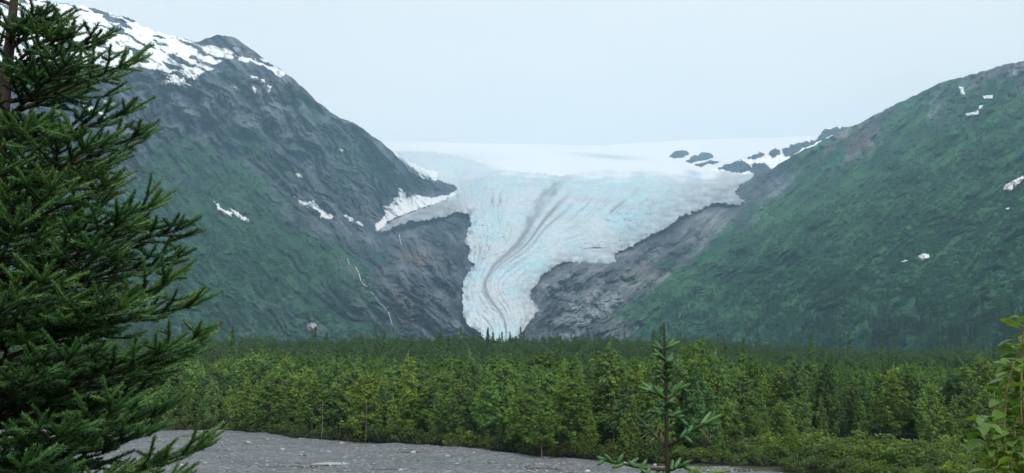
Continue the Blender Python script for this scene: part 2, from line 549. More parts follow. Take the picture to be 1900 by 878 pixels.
def left_attrs(px, py):
    sd = sdf(px, py, SNOW_SUMMIT)
    c, s = math.cos(math.radians(24)), math.sin(math.radians(24))
    wx = px + 5 * fbm(px / 25, py / 25, 2, 5); wy = py + 5 * fbm(px / 25, py / 25, 2, 6)
    al = wx * c + wy * s; ac = -wx * s + wy * c
    st = fbm(al / 62, ac / 10, 4, 77, 0.5)
    st2 = fbm(al / 110, ac / 26, 3, 78, 0.5)
    sn = sstep(-14, 10, sd + 9 * st2) * sstep(-0.30, -0.20, st + 0.35 * st2 + 0.004 * sd)
    # crest rock stays bare
    bare = sdf(px, py, [(365, 60), (470, 60), (500, 112), (452, 98), (440, 86), (400, 80), (372, 84)])
    sn = sn * sstep(3, -4, bare)
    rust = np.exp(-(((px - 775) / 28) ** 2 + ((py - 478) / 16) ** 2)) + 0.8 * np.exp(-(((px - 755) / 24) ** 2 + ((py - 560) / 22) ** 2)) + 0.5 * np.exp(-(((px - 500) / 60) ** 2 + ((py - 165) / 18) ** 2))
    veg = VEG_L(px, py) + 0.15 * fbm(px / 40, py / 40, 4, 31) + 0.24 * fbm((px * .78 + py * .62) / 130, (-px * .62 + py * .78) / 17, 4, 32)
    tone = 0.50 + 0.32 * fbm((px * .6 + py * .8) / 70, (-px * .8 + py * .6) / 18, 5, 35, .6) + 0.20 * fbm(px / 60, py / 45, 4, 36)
    tone = tone + .28 * np.exp(-(((px - 425) / 45) ** 2 + ((py - 78) / 18) ** 2)) + 0.10 * np.exp(-(((px - 560) / 120) ** 2 + ((py - 190) / 60) ** 2)) + .12 * np.exp(-(((px - 770) / 60) ** 2 + ((py - 520) / 60) ** 2)) - .30 * np.exp(-(((px - 848) / 22) ** 2 + ((py - 470) / 26) ** 2)) - .25 * np.exp(-(((px - 760) / 50) ** 2 + ((py - 345) / 30) ** 2)) - .15 * np.exp(-(((px - 820) / 50) ** 2 + ((py - 420) / 20) ** 2))  # dark cleft left of the ice: shade and wet rock painted into the tone
    return {'snow': sn, 'veg': veg, 'rust': np.clip(rust, 0, 1), 'tone': tone}


def R_VARY(px, py):
    return 0.15 * fbm(px / 40, py / 40, 4, 51) + 0.26 * fbm((px * -.75 + py * .66) / 120, (px * .66 + py * .75) / 22, 4, 52)


def right_attrs(px, py):
    rust = 0.5 * np.exp(-(((px - 1590) / 50) ** 2 + ((py - 265) / 40) ** 2)) + 0.35 * np.exp(-(((px - 1810) / 60) ** 2 + ((py - 170) / 30) ** 2)) + 0.4 * np.exp(-(((px - 1200) / 50) ** 2 + ((py - 510) / 22) ** 2))
    al = px * -.75 + py * .66; ac = px * .66 + py * .75
    tone = 0.45 + 0.40 * fbm(al / 110, ac / 24, 5, 55, .58) + 0.18 * fbm(px / 50, py / 22, 4, 56)
    tone = tone + .42 * np.exp(-(((px - 1090) / 90) ** 2 + ((py - 570) / 40) ** 2)) + .2 * np.exp(-(((px - 1190) / 60) ** 2 + ((py - 510) / 24) ** 2)) - .14 * np.exp(-(((px - 1230) / 120) ** 2 + ((py - 450 + (px - 1230) * .45) / 20) ** 2))
    tone = tone + .30 * np.exp(-(((px - 1800) / 60) ** 2 + ((py - 540) / 30) ** 2)) + .25 * np.exp(-(((px - 1850) / 50) ** 2 + ((py - 390) / 30) ** 2)) + .18 * np.exp(-(((px - 1880) / 60) ** 2 + ((py - 215) / 25) ** 2)) - .2 * sstep(570, 620, py) * sstep(1200, 1350, px)
    return {'snow': np.zeros(px.shape), 'veg': VEG_R(px, py) + R_VARY(px, py), 'rust': np.clip(rust, 0, 1), 'tone': tone}


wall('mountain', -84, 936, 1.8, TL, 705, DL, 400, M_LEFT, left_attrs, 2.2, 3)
wall('hillside', 936, 1986, 1.9, TR, 705, DR, 330, M_RIGHT, right_attrs, 2.0, 4)

# ------------------------------------------------------------------ glacier and snowfield
DG0 = tps([(930, 630, 2240), (880, 600, 2330), (900, 560, 2480), (970, 560, 2450), (880, 490, 2830), (950, 490, 2800), (1040, 480, 2880), (1130, 480, 2960), (870, 400, 3520), (1000, 400, 3500),
           (1150, 400, 3600), (1300, 380, 3700), (720, 422, 3480), (780, 400, 3750), (850, 360, 4300), (1000, 345, 4250), (1200, 345, 4300), (1370, 362, 3900), (1385, 328, 4600), (1100, 318, 4900),
           (900, 312, 4900), (800, 300, 5200), (1000, 290, 5700), (1300, 290, 6000), (1000, 265, 7000), (1400, 255, 7300), (680, 258, 7000), (1250, 318, 4900)])
FLOW = tps_lin([(870, 398, 0), (874, 420, 0), (866, 450, 0), (874, 495, 0), (858, 525, 0), (858, 590, 0), (885, 620, 0), (850, 360, 0), (790, 322, -.05), (740, 284, -.1), (820, 390, 0), (740, 412, 0),
                (1050, 328, .40), (1020, 350, .40), (995, 385, .40), (978, 425, .40), (950, 465, .40), (912, 498, .40), (897, 528, .40), (908, 555, .40), (930, 582, .40), (940, 620, .40), (940, 318, .2), (905, 345, .2), (890, 400, .15),
                (1140, 316, .55), (1110, 360, .57), (1060, 420, .6), (1000, 470, .64), (955, 505, .68), (935, 540, .7),
                (1395, 328, 1), (1370, 375, 1), (1290, 395, 1), (1150, 467, 1), (1130, 489, 1), (1040, 487, 1), (1000, 522, 1), (985, 547, 1), (1000, 575, 1), (968, 625, 1)])


def flow(px, py):
    return FLOW(px, py)


def glacier_surface():
    st = 1.3
    xs = np.arange(684, 1412, st); ys = np.arange(272, 656, st)
    PX, PY = np.meshgrid(xs, ys)
    sd = sdf(PX, PY, GPOLY) + 3.0 * fbm(PX / 9, PY / 9, 4, 91, 0.6)
    s = flow(PX, PY)
    d = np.exp(DG0(PX, PY))
    # crevasses across the steep part, pressure ridges along the flow
    steep = np.exp(-(((PX - 1200) / 150) ** 2 + ((PY - 400) / 55) ** 2)) + 0.8 * np.exp(-(((PX - 900) / 60) ** 2 + ((PY - 430) / 60) ** 2)) + 0.6 * np.exp(-(((PX - 1080) / 90) ** 2 + ((PY - 470) / 30) ** 2))
    along = ridged(s * 22 + .45 * fbm(PX / 30, PY / 30, 4, 83), PY / 60, 4, 61, 0.6)
    wy = PY + 6 * fbm(PX / 30, PY / 20, 3, 65)
    across = ridged(PX / 30 + PY / 40, (wy + .35 * PX) / 9, 4, 67, 0.65)
    lump = fbm(PX / 22, PY / 13, 5, 69, 0.62)
    fine = fbm(PX / 5, PY / 4, 4, 84, .7)
    rel = 1.9 * along + (.5 + .9 * steep) * fine + (0.3 + 2.6 * steep) * across + (1.0 + 3.6 * steep) * lump
    rel *= sstep(300, 345, PY) * 0.9 + 0.1
    d = d * (1 - 0.001 * rel)
    # lies on the rock of both valley sides
    Ll = DL(PX, PY); Lr = DR(PX, PY)
    inL = (PY > TL(PX) + 4) & (PX < 915)
    inR = (PY > TR(PX) + 2) & (PX > 960)
    th = 13 * sstep(-1, 9, sd) - 3
    d = np.where(inL, np.minimum(d, Ll - th), d)
    d = np.where(inR, np.minimum(d, Lr - th), d)
    P = ray_point(PX, PY, d)
    # attributes
    cm = np.exp(-((s - 0.405 + 0.012 * fbm(PX / 20, PY / 20, 3, 70)) / (0.015 + 0.020 * sstep(340, 470, PY))) ** 2) * sstep(322, 350, PY)
    cm2 = 1.0 * np.exp(-((s - 0.46) / 0.010) ** 2) * sstep(340, 400, PY) * sstep(560, 480, PY)
    cm3 = 0.8 * np.exp(-((s - 0.50) / 0.009) ** 2) * sstep(350, 420, PY) * sstep(520, 440, PY)
    lines = sstep(0.30, 0.62, fbm(s * 55 + .5 * fbm(PX / 35, PY / 35, 3, 81), PY / 110, 4, 71, .6)) * 0.8 * np.clip(.35 + 1.3 * fbm(PX / 55, PY / 55, 3, 82), 0, 1) * (sstep(330, 380, PY)) * (1 - 0.7 * sstep(0.7, 0.9, s))
    edge = 0.9 * sstep(20, 0, sd) * sstep(-0.25, 0.5, fbm(PX / 14, PY / 14, 3, 72)) * sstep(330, 370, PY)
    wing = 0.9 * sstep(872, 830, PX) * sstep(360, 385, PY)
    dirtR = 0.7 * sstep(0.72, 1.0, s) * sstep(330, 350, PY) * (0.6 + 0.6 * fbm(PX / 24, PY / 10, 4, 73)) + 0.28 * sstep(1200, 1380, PX)
    mor = np.clip(np.maximum.reduce([1.0 * cm * (.8 + .5 * fbm(s * 90, PY / 80, 3, 85)), 1.0 * cm2, .9 * cm3, lines, edge, wing * (0.75 + 0.3 * fbm(PX / 15, PY / 8, 3, 75)), dirtR]) + 0.10 * fbm(PX / 10, PY / 6, 3, 76), 0, 1)
    tongue = sstep(500, 560, PY)
    blue = np.clip(0.42 + 0.55 * fbm(PX / 60, PY / 40, 4, 74) + 0.5 * np.exp(-(((PX - 1200) / 130) ** 2 + ((PY - 400) / 60) ** 2)) + 0.35 * np.exp(-(((PX - 900) / 50) ** 2 + ((PY - 410) / 40) ** 2)) + 0.5 * np.exp(-(((PX - 985) / 70) ** 2 + ((PY - 500) / 14) ** 2)) - 0.15 * tongue, 0, 1)
    rim = 322 + 10 * fbm(PX / 40, PX * 0 + 1.7, 4, 79)
    snow = sstep(14, -10, PY - rim + 12 * fbm(PX / 50, PY / 9, 4, 80)) * (1 - 0.75 * sstep(950, 880, PX) * sstep(276, 284, PY))
    keep = (sd[:-1, :-1] > 0) & (sd[1:, 1:] > 0)
    q = grid_faces(PX.shape[0], PX.shape[1], keep)
    V, q, A = compact(P.reshape(-1, 3), q, {'moraine': mor, 'blue': blue, 'snow': snow})
    return make_mesh('glacier', V, [q], True, A)


b = NB('glacier_ice')
n1 = b.noise(0.02, 8, 0.65); n2 = b.noise(0.09, 5, 0.6)
ice = b.mix(b.attr('blue'), (0.56, 0.585, 0.605), (0.41, 0.58, 0.645))
ice = b.mix(b.math('MULTIPLY', b.ramp(n1, [(0.5, (0, 0, 0)), (0.68, (1, 1, 1))]), 0.35), ice, (0.38, 0.52, 0.59))
dirt = b.mix(n2, (0.13, 0.135, 0.15), (0.29, 0.30, 0.32))
crk = b.math('ABSOLUTE', b.math('SUBTRACT', b.noise(0.026, 8, 0.7, sc=(1.0, 0.5, 1.6)), 0.5))
ice = b.mix(b.math('MULTIPLY', b.ramp(crk, [(0.0, (1, 1, 1)), (0.028, (0, 0, 0))]), 0.6), ice, (0.25, 0.33, 0.37))
n6 = b.noise(0.006, 5, 0.6)
ice = b.mix(b.math('MULTIPLY', b.ramp(n6, [(0.5, (0, 0, 0)), (0.62, (1, 1, 1))]), 0.55), ice, (0.44, 0.455, 0.465))
fac = b.math('MULTIPLY', b.attr('moraine'), b.math('ADD', b.math('MULTIPLY', n2, 1.0), 0.55), clamp=True)
c = b.mix(fac, ice, dirt)
c = b.mix(b.attr('snow'), c, (0.70, 0.715, 0.73))
b.l(c, b.b.inputs['Base Color'])
b.b.inputs['Roughness'].default_value = 0.75
b.b.inputs['Specular IOR Level'].default_value = 0.2
b.bump(b.math('ADD', n1, b.math('MULTIPLY', n2, 0.4)), 0.6, 8.0)
M_ICE = b.m
o = obj('glacier', glacier_surface(), M_ICE)
tag(o, 'pale blue glacier with grey moraine stripes flowing down between two mountains', 'glacier')

TS = interp([(560, 250), (650, 255), (730, 262), (800, 264), (1000, 268), (1060, 269), (1120, 270), (1200, 264), (1300, 258), (1420, 256), (1560, 250), (1660, 240)])


def snowfield():
    xs = np.arange(560, 1664, 3.0); nv = 46
    v = np.linspace(0, 1, nv)
    PX = np.broadcast_to(xs, (nv, len(xs)))
    PY = 345 + (TS(xs) + 0.6 * fbm(xs / 50, xs * 0, 2, 9) - 345) * v[:, None]
    d = np.exp(DG0(PX, PY)) * (1 - 0.001 * 2.2 * fbm(PX / 70, PY / 7, 4, 95)) + 70 * sstep(300, 330, PY) + 30
    P = ray_point(PX, PY, d)
    r = P[-1:].copy(); r[..., 1] += 400; r[..., 2] -= 60
    P = np.concatenate([P, r])
    A = {'blue': np.clip(0.9 * np.exp(-(((PX - 1130) / 62) ** 2 + ((PY - 291 - (PX - 1130) * .07) / 4.5) ** 2)) + 0.45 * np.exp(-(((PX - 850) / 90) ** 2 + ((PY - 292) / 10) ** 2)), 0, 1)}
    A['moraine'] = A['blue'] * 0.35; A['snow'] = 1 - A['blue'] * 0.8
    for k in A: A[k] = np.concatenate([A[k], A[k][-1:]])
    return make_mesh('snowfield', P.reshape(-1, 3), [grid_faces(P.shape[0], P.shape[1])], True, A)


o = obj('snowfield', snowfield(), M_ICE)
o['kind'] = 'structure'

# far rocky ridge with snow, right of the icefield
TF = interp([(1310, 318), (1330, 312), (1352, 302), (1375, 296), (1392, 290), (1412, 280), (1424, 284), (1438, 274), (1448, 280), (1462, 270), (1490, 262), (1510, 256), (1530, 240), (1546, 235), (1562, 236), (1580, 234), (1600, 226), (1650, 212)])
DF0 = tps([(1310, 325, 5000), (1400, 325, 4700), (1480, 300, 4700), (1650, 250, 4600), (1400, 285, 5400), (1480, 262, 5400), (1560, 235, 5400), (1650, 210, 5400), (1330, 308, 5300)])


def DFar(px, py):
    return np.exp(DF0(px, py)) * (1 - 0.001 * (9 * fbm(px / 22, py / 16, 4, 101) + 5 * ridged(px / 12 + py / 20, py / 20, 3, 103)))


def far_attrs(px, py):
    rocks = [[(1332, 312), (1352, 302), (1376, 297), (1392, 306), (1400, 320), (1360, 320)], [(1378, 296), (1396, 288), (1420, 282), (1420, 290), (1400, 294)], [(1425, 286), (1436, 274), (1450, 276), (1446, 288), (1434, 292)],
             [(1452, 276), (1466, 270), (1496, 262), (1512, 262), (1530, 240), (1566, 236), (1564, 244), (1520, 262), (1490, 276), (1470, 290), (1456, 290)], [(1395, 305), (1420, 302), (1432, 318), (1440, 330), (1400, 326)], [(1560, 236), (1680, 200), (1680, 300), (1500, 300)]]
    m = np.full(px.shape, -99.0)
    for r in rocks: m = np.maximum(m, sdf(px, py, r))
    sn = sstep(3, -3, m + 3 * fbm(px / 9, py / 9, 3, 105))
    return {'snow': sn, 'veg': np.full(px.shape, 0.05), 'rust': np.zeros(px.shape), 'tone': np.full(px.shape, .35) + .2 * fbm(px / 20, py / 12, 4, 57)}


wall('far_ridge', 1312, 1648, 1.6, TF, 335, DFar, 60, M_LEFT, far_attrs, 1.6, 6)


def lump_patch(name, poly, D, mat, thick, step=1.2, rough=1.5, seed=1, bulge=8.0, back=6.0):
    """a body lying on a slope: outline from the photograph, depth from the slope, its own thickness, thinning to its rim"""
    p = np.array(poly, float)
    xs = np.arange(p[:, 0].min() - 4, p[:, 0].max() + 5, step); ys = np.arange(p[:, 1].min() - 4, p[:, 1].max() + 5, step)
    PX, PY = np.meshgrid(xs, ys)
    sd = sdf(PX, PY, poly) + rough * fbm(PX / 6, PY / 6, 3, seed)
    d = D(PX, PY)
    d = d - thick * sstep(-1.0, bulge, sd) + back * sstep(0.8, -1.6, sd) - 1.0
    P = ray_point(PX, PY, d)
    keep = (sd[:-1, :-1] > -1.2) & (sd[1:, 1:] > -1.2)
    q = grid_faces(PX.shape[0], PX.shape[1], keep)
    if not len(q): return None
    V, q, _ = compact(P.reshape(-1, 3), q, {})
    # underside, so that the body is closed
    n = len(V)
    dirv = V - np.array([0, 0, CAMZ]); dirv /= np.linalg.norm(dirv, axis=1, keepdims=True)
    V2 = V + dirv * (thick + back + 4)
    e = np.concatenate([q[:, [0, 1]], q[:, [1, 2]], q[:, [2, 3]], q[:, [3, 0]]])
    key = np.sort(e, 1); kk = key[:, 0].astype(np.int64) * n + key[:, 1]
    u, inv, cnt = np.unique(kk, return_inverse=True, return_counts=True)
    be = e[cnt[inv] == 1]
    side = np.stack([be[:, 1], be[:, 0], be[:, 0] + n, be[:, 1] + n], -1)
    me = make_mesh(name, np.concatenate([V, V2]), [np.concatenate([q, q[:, ::-1] + n, side])], True, {'snow': np.zeros(2 * n), 'veg': np.zeros(2 * n), 'rust': np.zeros(2 * n), 'tone': np.full(2 * n, .4)})
    return obj(name, me, mat)


PATCH = [
    ([(146, 183), (158, 188), (176, 200), (194, 212), (194, 219), (180, 213), (160, 203), (148, 192)], 'L', 'curved white snow strip on the grey mountainside beside the tall spruce'),
    ([(190, 186), (212, 190), (237, 197), (236, 201), (208, 196), (191, 191)], 'L', 'thin level snow streak above the curved strip near the spruce'),
    ([(303, 149), (318, 150), (334, 148), (342, 142), (346, 152), (353, 165), (334, 160), (322, 156), (308, 155)], 'L', 'hooked snow patch hanging just below the snowy summit slope'),
    ([(421, 148), (432, 152), (441, 160), (447, 169), (439, 170), (431, 162)], 'L', 'slanting snow patch below the bare rounded peak'),
    ([(464, 140), (478, 143), (479, 148), (466, 146)], 'L', 'small level snow spot under the right shoulder of the peak'),
    ([(482, 147), (492, 148), (491, 154), (485, 153)], 'L', 'tiny pinkish snow spot right of the level snow spot'),
    ([(468, 160), (475, 165), (475, 173), (469, 171)], 'L', 'small upright snow spot left of a similar upright spot below the peak'),
    ([(496, 158), (503, 161), (503, 169), (498, 172), (499, 165)], 'L', 'small curved upright snow spot below the peak, right of its neighbour'),
    ([(397, 374), (404, 378), (412, 388), (431, 396), (429, 402), (416, 399), (406, 390)], 'L', 'white snow tongue on the green lower slope, left one of a close pair'),
    ([(425, 386), (438, 391), (451, 401), (463, 406), (460, 412), (447, 407), (436, 398)], 'L', 'white snow tongue on the green lower slope, right one of a close pair'),
    ([(546, 365), (556, 371), (572, 377), (580, 372), (592, 386), (606, 396), (618, 401), (614, 406), (596, 403), (580, 392), (560, 380)], 'L', 'long slanting snow bank at the foot of the grey cliff'),
    ([(637, 398), (648, 402), (662, 410), (676, 417), (673, 420), (655, 413), (641, 405)], 'L', 'thin slanting snow streak between the snow bank and the glacier'),
    ([(548, 323), (555, 322), (562, 330), (552, 329)], 'L', 'tiny pinkish snow spot in the middle of the grey cliff'),
    ([(625, 276), (636, 277), (636, 281), (626, 280)], 'L', 'tiny level snow spot high on the dark cliff face'),
    ([(740, 350), (748, 352), (770, 362), (800, 368), (832, 362), (850, 352), (856, 358), (846, 366), (815, 375), (775, 388), (738, 402), (716, 412), (716, 428), (698, 427), (697, 416), (706, 410), (716, 396), (710, 382), (722, 384), (732, 368), (738, 366)], 'L', 'large fluted snow fan between the dark cliff and the glacier edge'),
    ([(738, 288), (752, 294), (766, 304), (784, 313), (806, 318), (814, 322), (810, 335), (786, 332), (764, 320), (752, 306)], 'L', 'snow apron on the cliff shoulder beside the upper glacier'),
    ([(1780, 161), (1787, 162), (1790, 176), (1784, 177)], 'R', 'small upright snow spot near the top of the green hill'),
    ([(1824, 178), (1842, 177), (1841, 183), (1826, 183)], 'R', 'small level snow spot near the top of the green hill'),
    ([(1790, 211), (1804, 208), (1814, 206), (1815, 212), (1804, 216), (1792, 214)], 'R', 'small ragged snow patch below two spots on the green hill'),
    ([(1817, 196), (1824, 195), (1821, 201), (1816, 202)], 'R', 'tiny snow spot just above the ragged patch on the green hill'),
    ([(1908, 322), (1890, 330), (1876, 337), (1862, 344), (1863, 354), (1874, 357), (1884, 346), (1898, 335), (1908, 332)], 'R', 'long bent snow patch running out at the right edge of the green hill'),
    ([(1704, 474), (1716, 471), (1725, 473), (1724, 480), (1714, 484), (1707, 480)], 'R', 'rounded white snow patch low in the green hillside'),
    ([(1671, 485), (1679, 482), (1684, 484), (1677, 488)], 'R', 'tiny grey snow remnant left of the rounded snow patch'),
    ([(1866, 386), (1873, 384), (1872, 389), (1867, 391)], 'R', 'tiny snow remnant below the long bent snow patch'),
]
for i, (poly, side, lab) in enumerate(PATCH):
    big = abs(np.ptp(np.array(poly)[:, 0])) > 70
    small = abs(np.ptp(np.array(poly)[:, 0])) < 25
    D = DL if side == 'L' else DR
    if big:
        D = lambda px, py: DL(px, py) - 11 * ridged((px - 0.9 * py) / 15, (px + py) / 90, 2, 5)
    o = lump_patch('snow_patch', poly, D, M_SNOW, 17 if not small else 12, 0.9 if not small else 0.55, 1.5 if not small else 1.2, 200 + i, 6.0 if not small else 3.0)
    if o: tag(o, lab, 'snow patch', 'snow patches left on the slopes')

NUN = [([(1243, 290), (1250, 282), (1264, 279), (1278, 281), (1278, 286), (1266, 292), (1252, 293)], 'rounded dark rock in the snowfield, the one farther left'),
       ([(1274, 299), (1284, 291), (1300, 284), (1316, 284), (1326, 290), (1312, 296), (1294, 298), (1282, 302)], 'dark humped rock in the snowfield beside a smaller rounded one'),
       ([(1290, 306), (1306, 302), (1318, 298), (1336, 301), (1334, 304), (1314, 304), (1300, 310)], 'thin dark rock band in the snow below the humped rock')]
for i, (poly, lab) in enumerate(NUN):
    o = lump_patch('rock_outcrop', poly, lambda px, py: np.exp(DG0(px, py)) * (1 - .001 * (5 * fbm(px / 10, py / 10, 4, 131))) + 20, M_LEFT, 120, 0.9, 1.0, 300 + i, 9.0, 10)
    tag(o, lab, 'rock', 'rocks poking from the snowfield')

# waterfalls on the left rock
M_WATER = plain_rough('white_water', (0.62, 0.66, 0.70), (0.82, 0.84, 0.86), 0.2, 0.2, 1.0)
FALLS = [([(645, 480), (646, 486), (649, 491)], 1.0, 'short white trickle at the top left of the grey rock'),
         ([(660, 496), (666, 507), (669, 520), (674, 527), (681, 532)], 1.2, 'bent white waterfall on the green edge of the grey rock'),
         ([(688, 541), (697, 551), (703, 562), (713, 570), (717, 577)], 0.8, 'faint slanting waterfall between two brighter falls'),
         ([(721, 579), (724, 590), (728, 604)], 1.1, 'upright white waterfall low on the rock, just over the forest'),
         ([(741, 435), (742, 444), (745, 454)], 1.0, 'short white waterfall below the snow fan and the ice')]
for pts, wpx, lab in FALLS:
    P = np.array(pts, float); t = np.linspace(0, len(P) - 1, 24)
    px = np.interp(t, range(len(P)), P[:, 0]) + 0.5 * fbm(t * 2, t * 0, 2, 8); py = np.interp(t, range(len(P)), P[:, 1])
    d = DL(px, py)
    rr = .75 * wpx * d / F * (0.6 + 0.4 * np.abs(fbm(t * 2.2, t * 0 + 4, 2, 8)))
    V, q, tr = tube(ray_point(px, py, d - 9), rr, 7)
    o = obj('waterfall', make_mesh('waterfall', V, [q, tr], True), M_WATER)
    tag(o, lab, 'waterfall', 'thin waterfalls down the grey rock')

# pale boulder at the mountain foot
o = lump_patch('boulder', [(570, 606), (572, 600), (578, 597), (585, 599), (588, 606), (582, 612), (573, 612)], DL, plain_rough('pale_rock', (0.25, 0.25, 0.26), (0.36, 0.35, 0.35), 0.3, 0.4, 1.0), 14, 0.9, 0.8, 400, 7.0)
tag(o, 'pale rounded boulder at the foot of the left mountain, just over the trees', 'boulder')


# ------------------------------------------------------------------ ground
def ground_z(x, y):
    x = np.asarray(x, float); y = np.asarray(y, float)
    bank = 8.5 * sstep(44, 9, y)
    side = sstep(60, 380, -x) * 0.5 + 0.5 + 0.0 * x
    right = sstep(60, 300, x * 700 / np.maximum(y, 200))
    rise = sstep(270, 700, y) * (20.0 - 9.0 * right) + sstep(700, 2600, y) * 30
    return bank + rise + 0.25 * fbm(x / 14, y / 14, 3, 21) * sstep(30, 60, y)


gx = np.concatenate([-np.geomspace(320, 6000, 30)[::-1], np.linspace(-300, 300, 201), np.geomspace(320, 6000, 30)])
gy = np.concatenate([np.linspace(-250, -10, 13), np.linspace(-6, 60, 34), np.linspace(63, 330, 90), np.geomspace(340, 9000, 50)])
GX, GY = np.meshgrid(gx, gy)
me = make_mesh('ground', np.stack([GX, GY, ground_z(GX, GY)], -1).reshape(-1, 3), [grid_faces(len(gy), len(gx))], True)
o = obj('ground', me, plain_rough('forest_floor', (0.03, 0.04, 0.02), (0.075, 0.08, 0.045), 0.4, 0.5, 0.2))
o['kind'] = 'structure'

SHORE = interp([(-200, 792), (330, 796), (430, 797), (500, 803), (560, 810), (745, 820), (940, 836), (1010, 842), (1100, 850), (1200, 856), (1340, 862), (1440, 872), (1520, 884), (1700, 900), (1950, 905)])


def shore_y(px):
    return CAMZ * F / (SHORE(px) - HORIZON)


def px_of(x, y):
    return 950 + F * x / y / math.cos(PITCH) * (math.cos(PITCH) ** 2)      # near the horizon line


def gravel():
    xs = np.arange(-120, 70, 0.42); ys = np.arange(52, 182, 0.42)
    X, Y = np.meshgrid(xs, ys)
    sh = shore_y(px_of(X, Y)) + 1.8 * fbm(X / 9, Y / 9, 3, 15) + 1.5
    e = sh - Y
    z = ground_z(X, Y) + 0.16 * sstep(0, 3, e) - 0.12
    z = z + sstep(0, 4, e) * (0.16 * fbm(X / 9, Y / 4.5, 3, 16) + 0.10 * ridged(X / 16, Y / 4, 3, 18) + 0.055 * fbm(X / 1.3, Y / 1.3, 3, 19, 0.7))
    q = grid_faces(len(ys), len(xs), (e[:-1, :-1] > 0))
    V, q, A = compact(np.stack([X, Y, z], -1).reshape(-1, 3), q, {'damp': fbm(X / 18, Y / 5, 4, 22)})
    return make_mesh('gravel_bar', V, [q], True, A)


b = NB('gravel')
n1 = b.noise(1.6, 8, 0.7); n2 = b.noise(0.12, 5, 0.6, sc=(0.5, 1.6, 1))
vo = b.n('ShaderNodeTexVoronoi'); vo.inputs['Scale'].default_value = 3.2
b.l(b.n('ShaderNodeTexCoord').outputs['Object'], vo.inputs['Vector'])
vb = b.n('ShaderNodeRGBToBW'); b.l(vo.outputs['Color'], vb.inputs[0])
c = b.ramp(n1, [(0.3, (0.07, 0.080, 0.088)), (0.5, (0.130, 0.147, 0.160)), (0.72, (0.225, 0.248, 0.265))])
c = b.mix(0.45, c, b.ramp(vb.outputs[0], [(0.15, (0.060, 0.070, 0.077)), (0.6, (0.132, 0.150, 0.162)), (0.9, (0.34, 0.335, 0.33))]))
c = b.mix(b.math('MULTIPLY', b.ramp(n2, [(0.46, (0, 0, 0)), (0.62, (1, 1, 1))]), 0.45), c, (0.09, 0.09, 0.095))
b.l(c, b.b.inputs['Base Color']); b.b.inputs['Roughness'].default_value = 0.92; b.b.inputs['Specular IOR Level'].default_value = 0.15
b.bump(b.math('ADD', n1, vb.outputs[0]), 0.7, 0.12)
o = obj('gravel_bar', gravel(), b.m)
o['kind'] = 'structure'


def gravel_top(x, y):
    return float(ground_z(x, y)) + 0.06


def stone_mesh(r, seed):
    rg = np.random.default_rng(seed)
    t = []
    import bmesh
    bm = bmesh.new()
    bmesh.ops.create_icosphere(bm, subdivisions=2, radius=1.0)
    V = np.array([v.co[:] for v in bm.verts]); T = np.array([[v.index for v in f.verts] for f in bm.faces])
    bm.free()
    n = 1 + 0.22 * fbm(V[:, 0] * 1.3 + seed * 3.1, V[:, 1] * 1.3 + V[:, 2], 3, seed)
    V = V * n[:, None] * np.array([1.25, 0.9, 0.62]) * r
    for _ in range(5):                                   # knock flats into it
        d = rg.normal(size=3); d /= np.linalg.norm(d); lim = r * rg.uniform(.5, .75)
        k = V @ d; V = V - np.maximum(k - lim, 0)[:, None] * d
    return V, T


a = Acc()
rg = np.random.default_rng(3)
protos = [stone_mesh(1.0, s) for s in range(5)]
cnt = 0
while cnt < 4500:
    px = rg.uniform(200, 1500); py = rg.uniform(SHORE(px) + 1.0, 900)
    Y = CAMZ * F / (py - HORIZON); X = (px - 950) / F * Y
    r = 0.07 * rg.pareto(2.6) + 0.08
    if r > 0.42: continue
    V, T = protos[rg.integers(5)]
    th = rg.uniform(0, 6.28); R = np.array([[math.cos(th), -math.sin(th), 0], [math.sin(th), math.cos(th), 0], [0, 0, 1]])
    a.add(V @ R.T * r + np.array([X, Y, ground_z(X, Y) + 0.05 + r * 0.2]), None, T, rg.uniform(0, 1))
    cnt += 1
b = NB('river_stone')
t = b.attr('tint')
b.l(b.ramp(t, [(0.0, (0.09, 0.09, 0.10)), (0.75, (0.20, 0.20, 0.21)), (0.93, (0.28, 0.275, 0.265)), (1.0, (0.46, 0.455, 0.44))]), b.b.inputs['Base Color'])
b.b.inputs['Roughness'].default_value = 0.9
M_STONE = b.m
o = obj('gravel_stones', a.mesh('gravel_stones'), M_STONE)
tag(o, 'grey stones scattered over the gravel bar', 'stones', kind='stuff')

BOUL = [(469, 822, .55, 'pale boulder on the gravel near its left forest edge'), (640, 820, .5, 'pale boulder on the gravel under the dead standing trunk'), (532, 833, .45, 'pale boulder on the gravel, middle of the bar left of the flat slab'),
        (616, 835, .42, 'pale boulder on the gravel right of a similar one, above the flat slab'), (748, 869, .42, 'pale boulder low on the gravel under the widest front tree'), (832, 846, .42, 'pale boulder on the gravel near the low front bushes')]
for i, (px, py, r, lab) in enumerate(BOUL):
    Y = CAMZ * F / (py - HORIZON); X = (px - 950) / F * Y
    V, T = stone_mesh(r * .8, 40 + i)
    o = obj('boulder', make_mesh('boulder', V, [T], False, face_attrs={'tint': np.full(len(T), 0.93)}), M_STONE, loc=(X, Y, gravel_top(X, Y) + r * .25))
    tag(o, lab, 'boulder', 'pale boulders on the gravel bar')
V, T = stone_mesh(1.0, 60)
o = obj('rock_slab', make_mesh('rock_slab', V * np.array([1.9, .55, .3]), [T], False, face_attrs={'tint': np.full(len(T), 0.95)}), M_STONE)
Y = CAMZ * F / (857 - HORIZON); o.location = ((620 - 950) / F * Y, Y, gravel_top(0, Y) + .05)
tag(o, 'long flat pale slab lying on the gravel bar', 'rock')


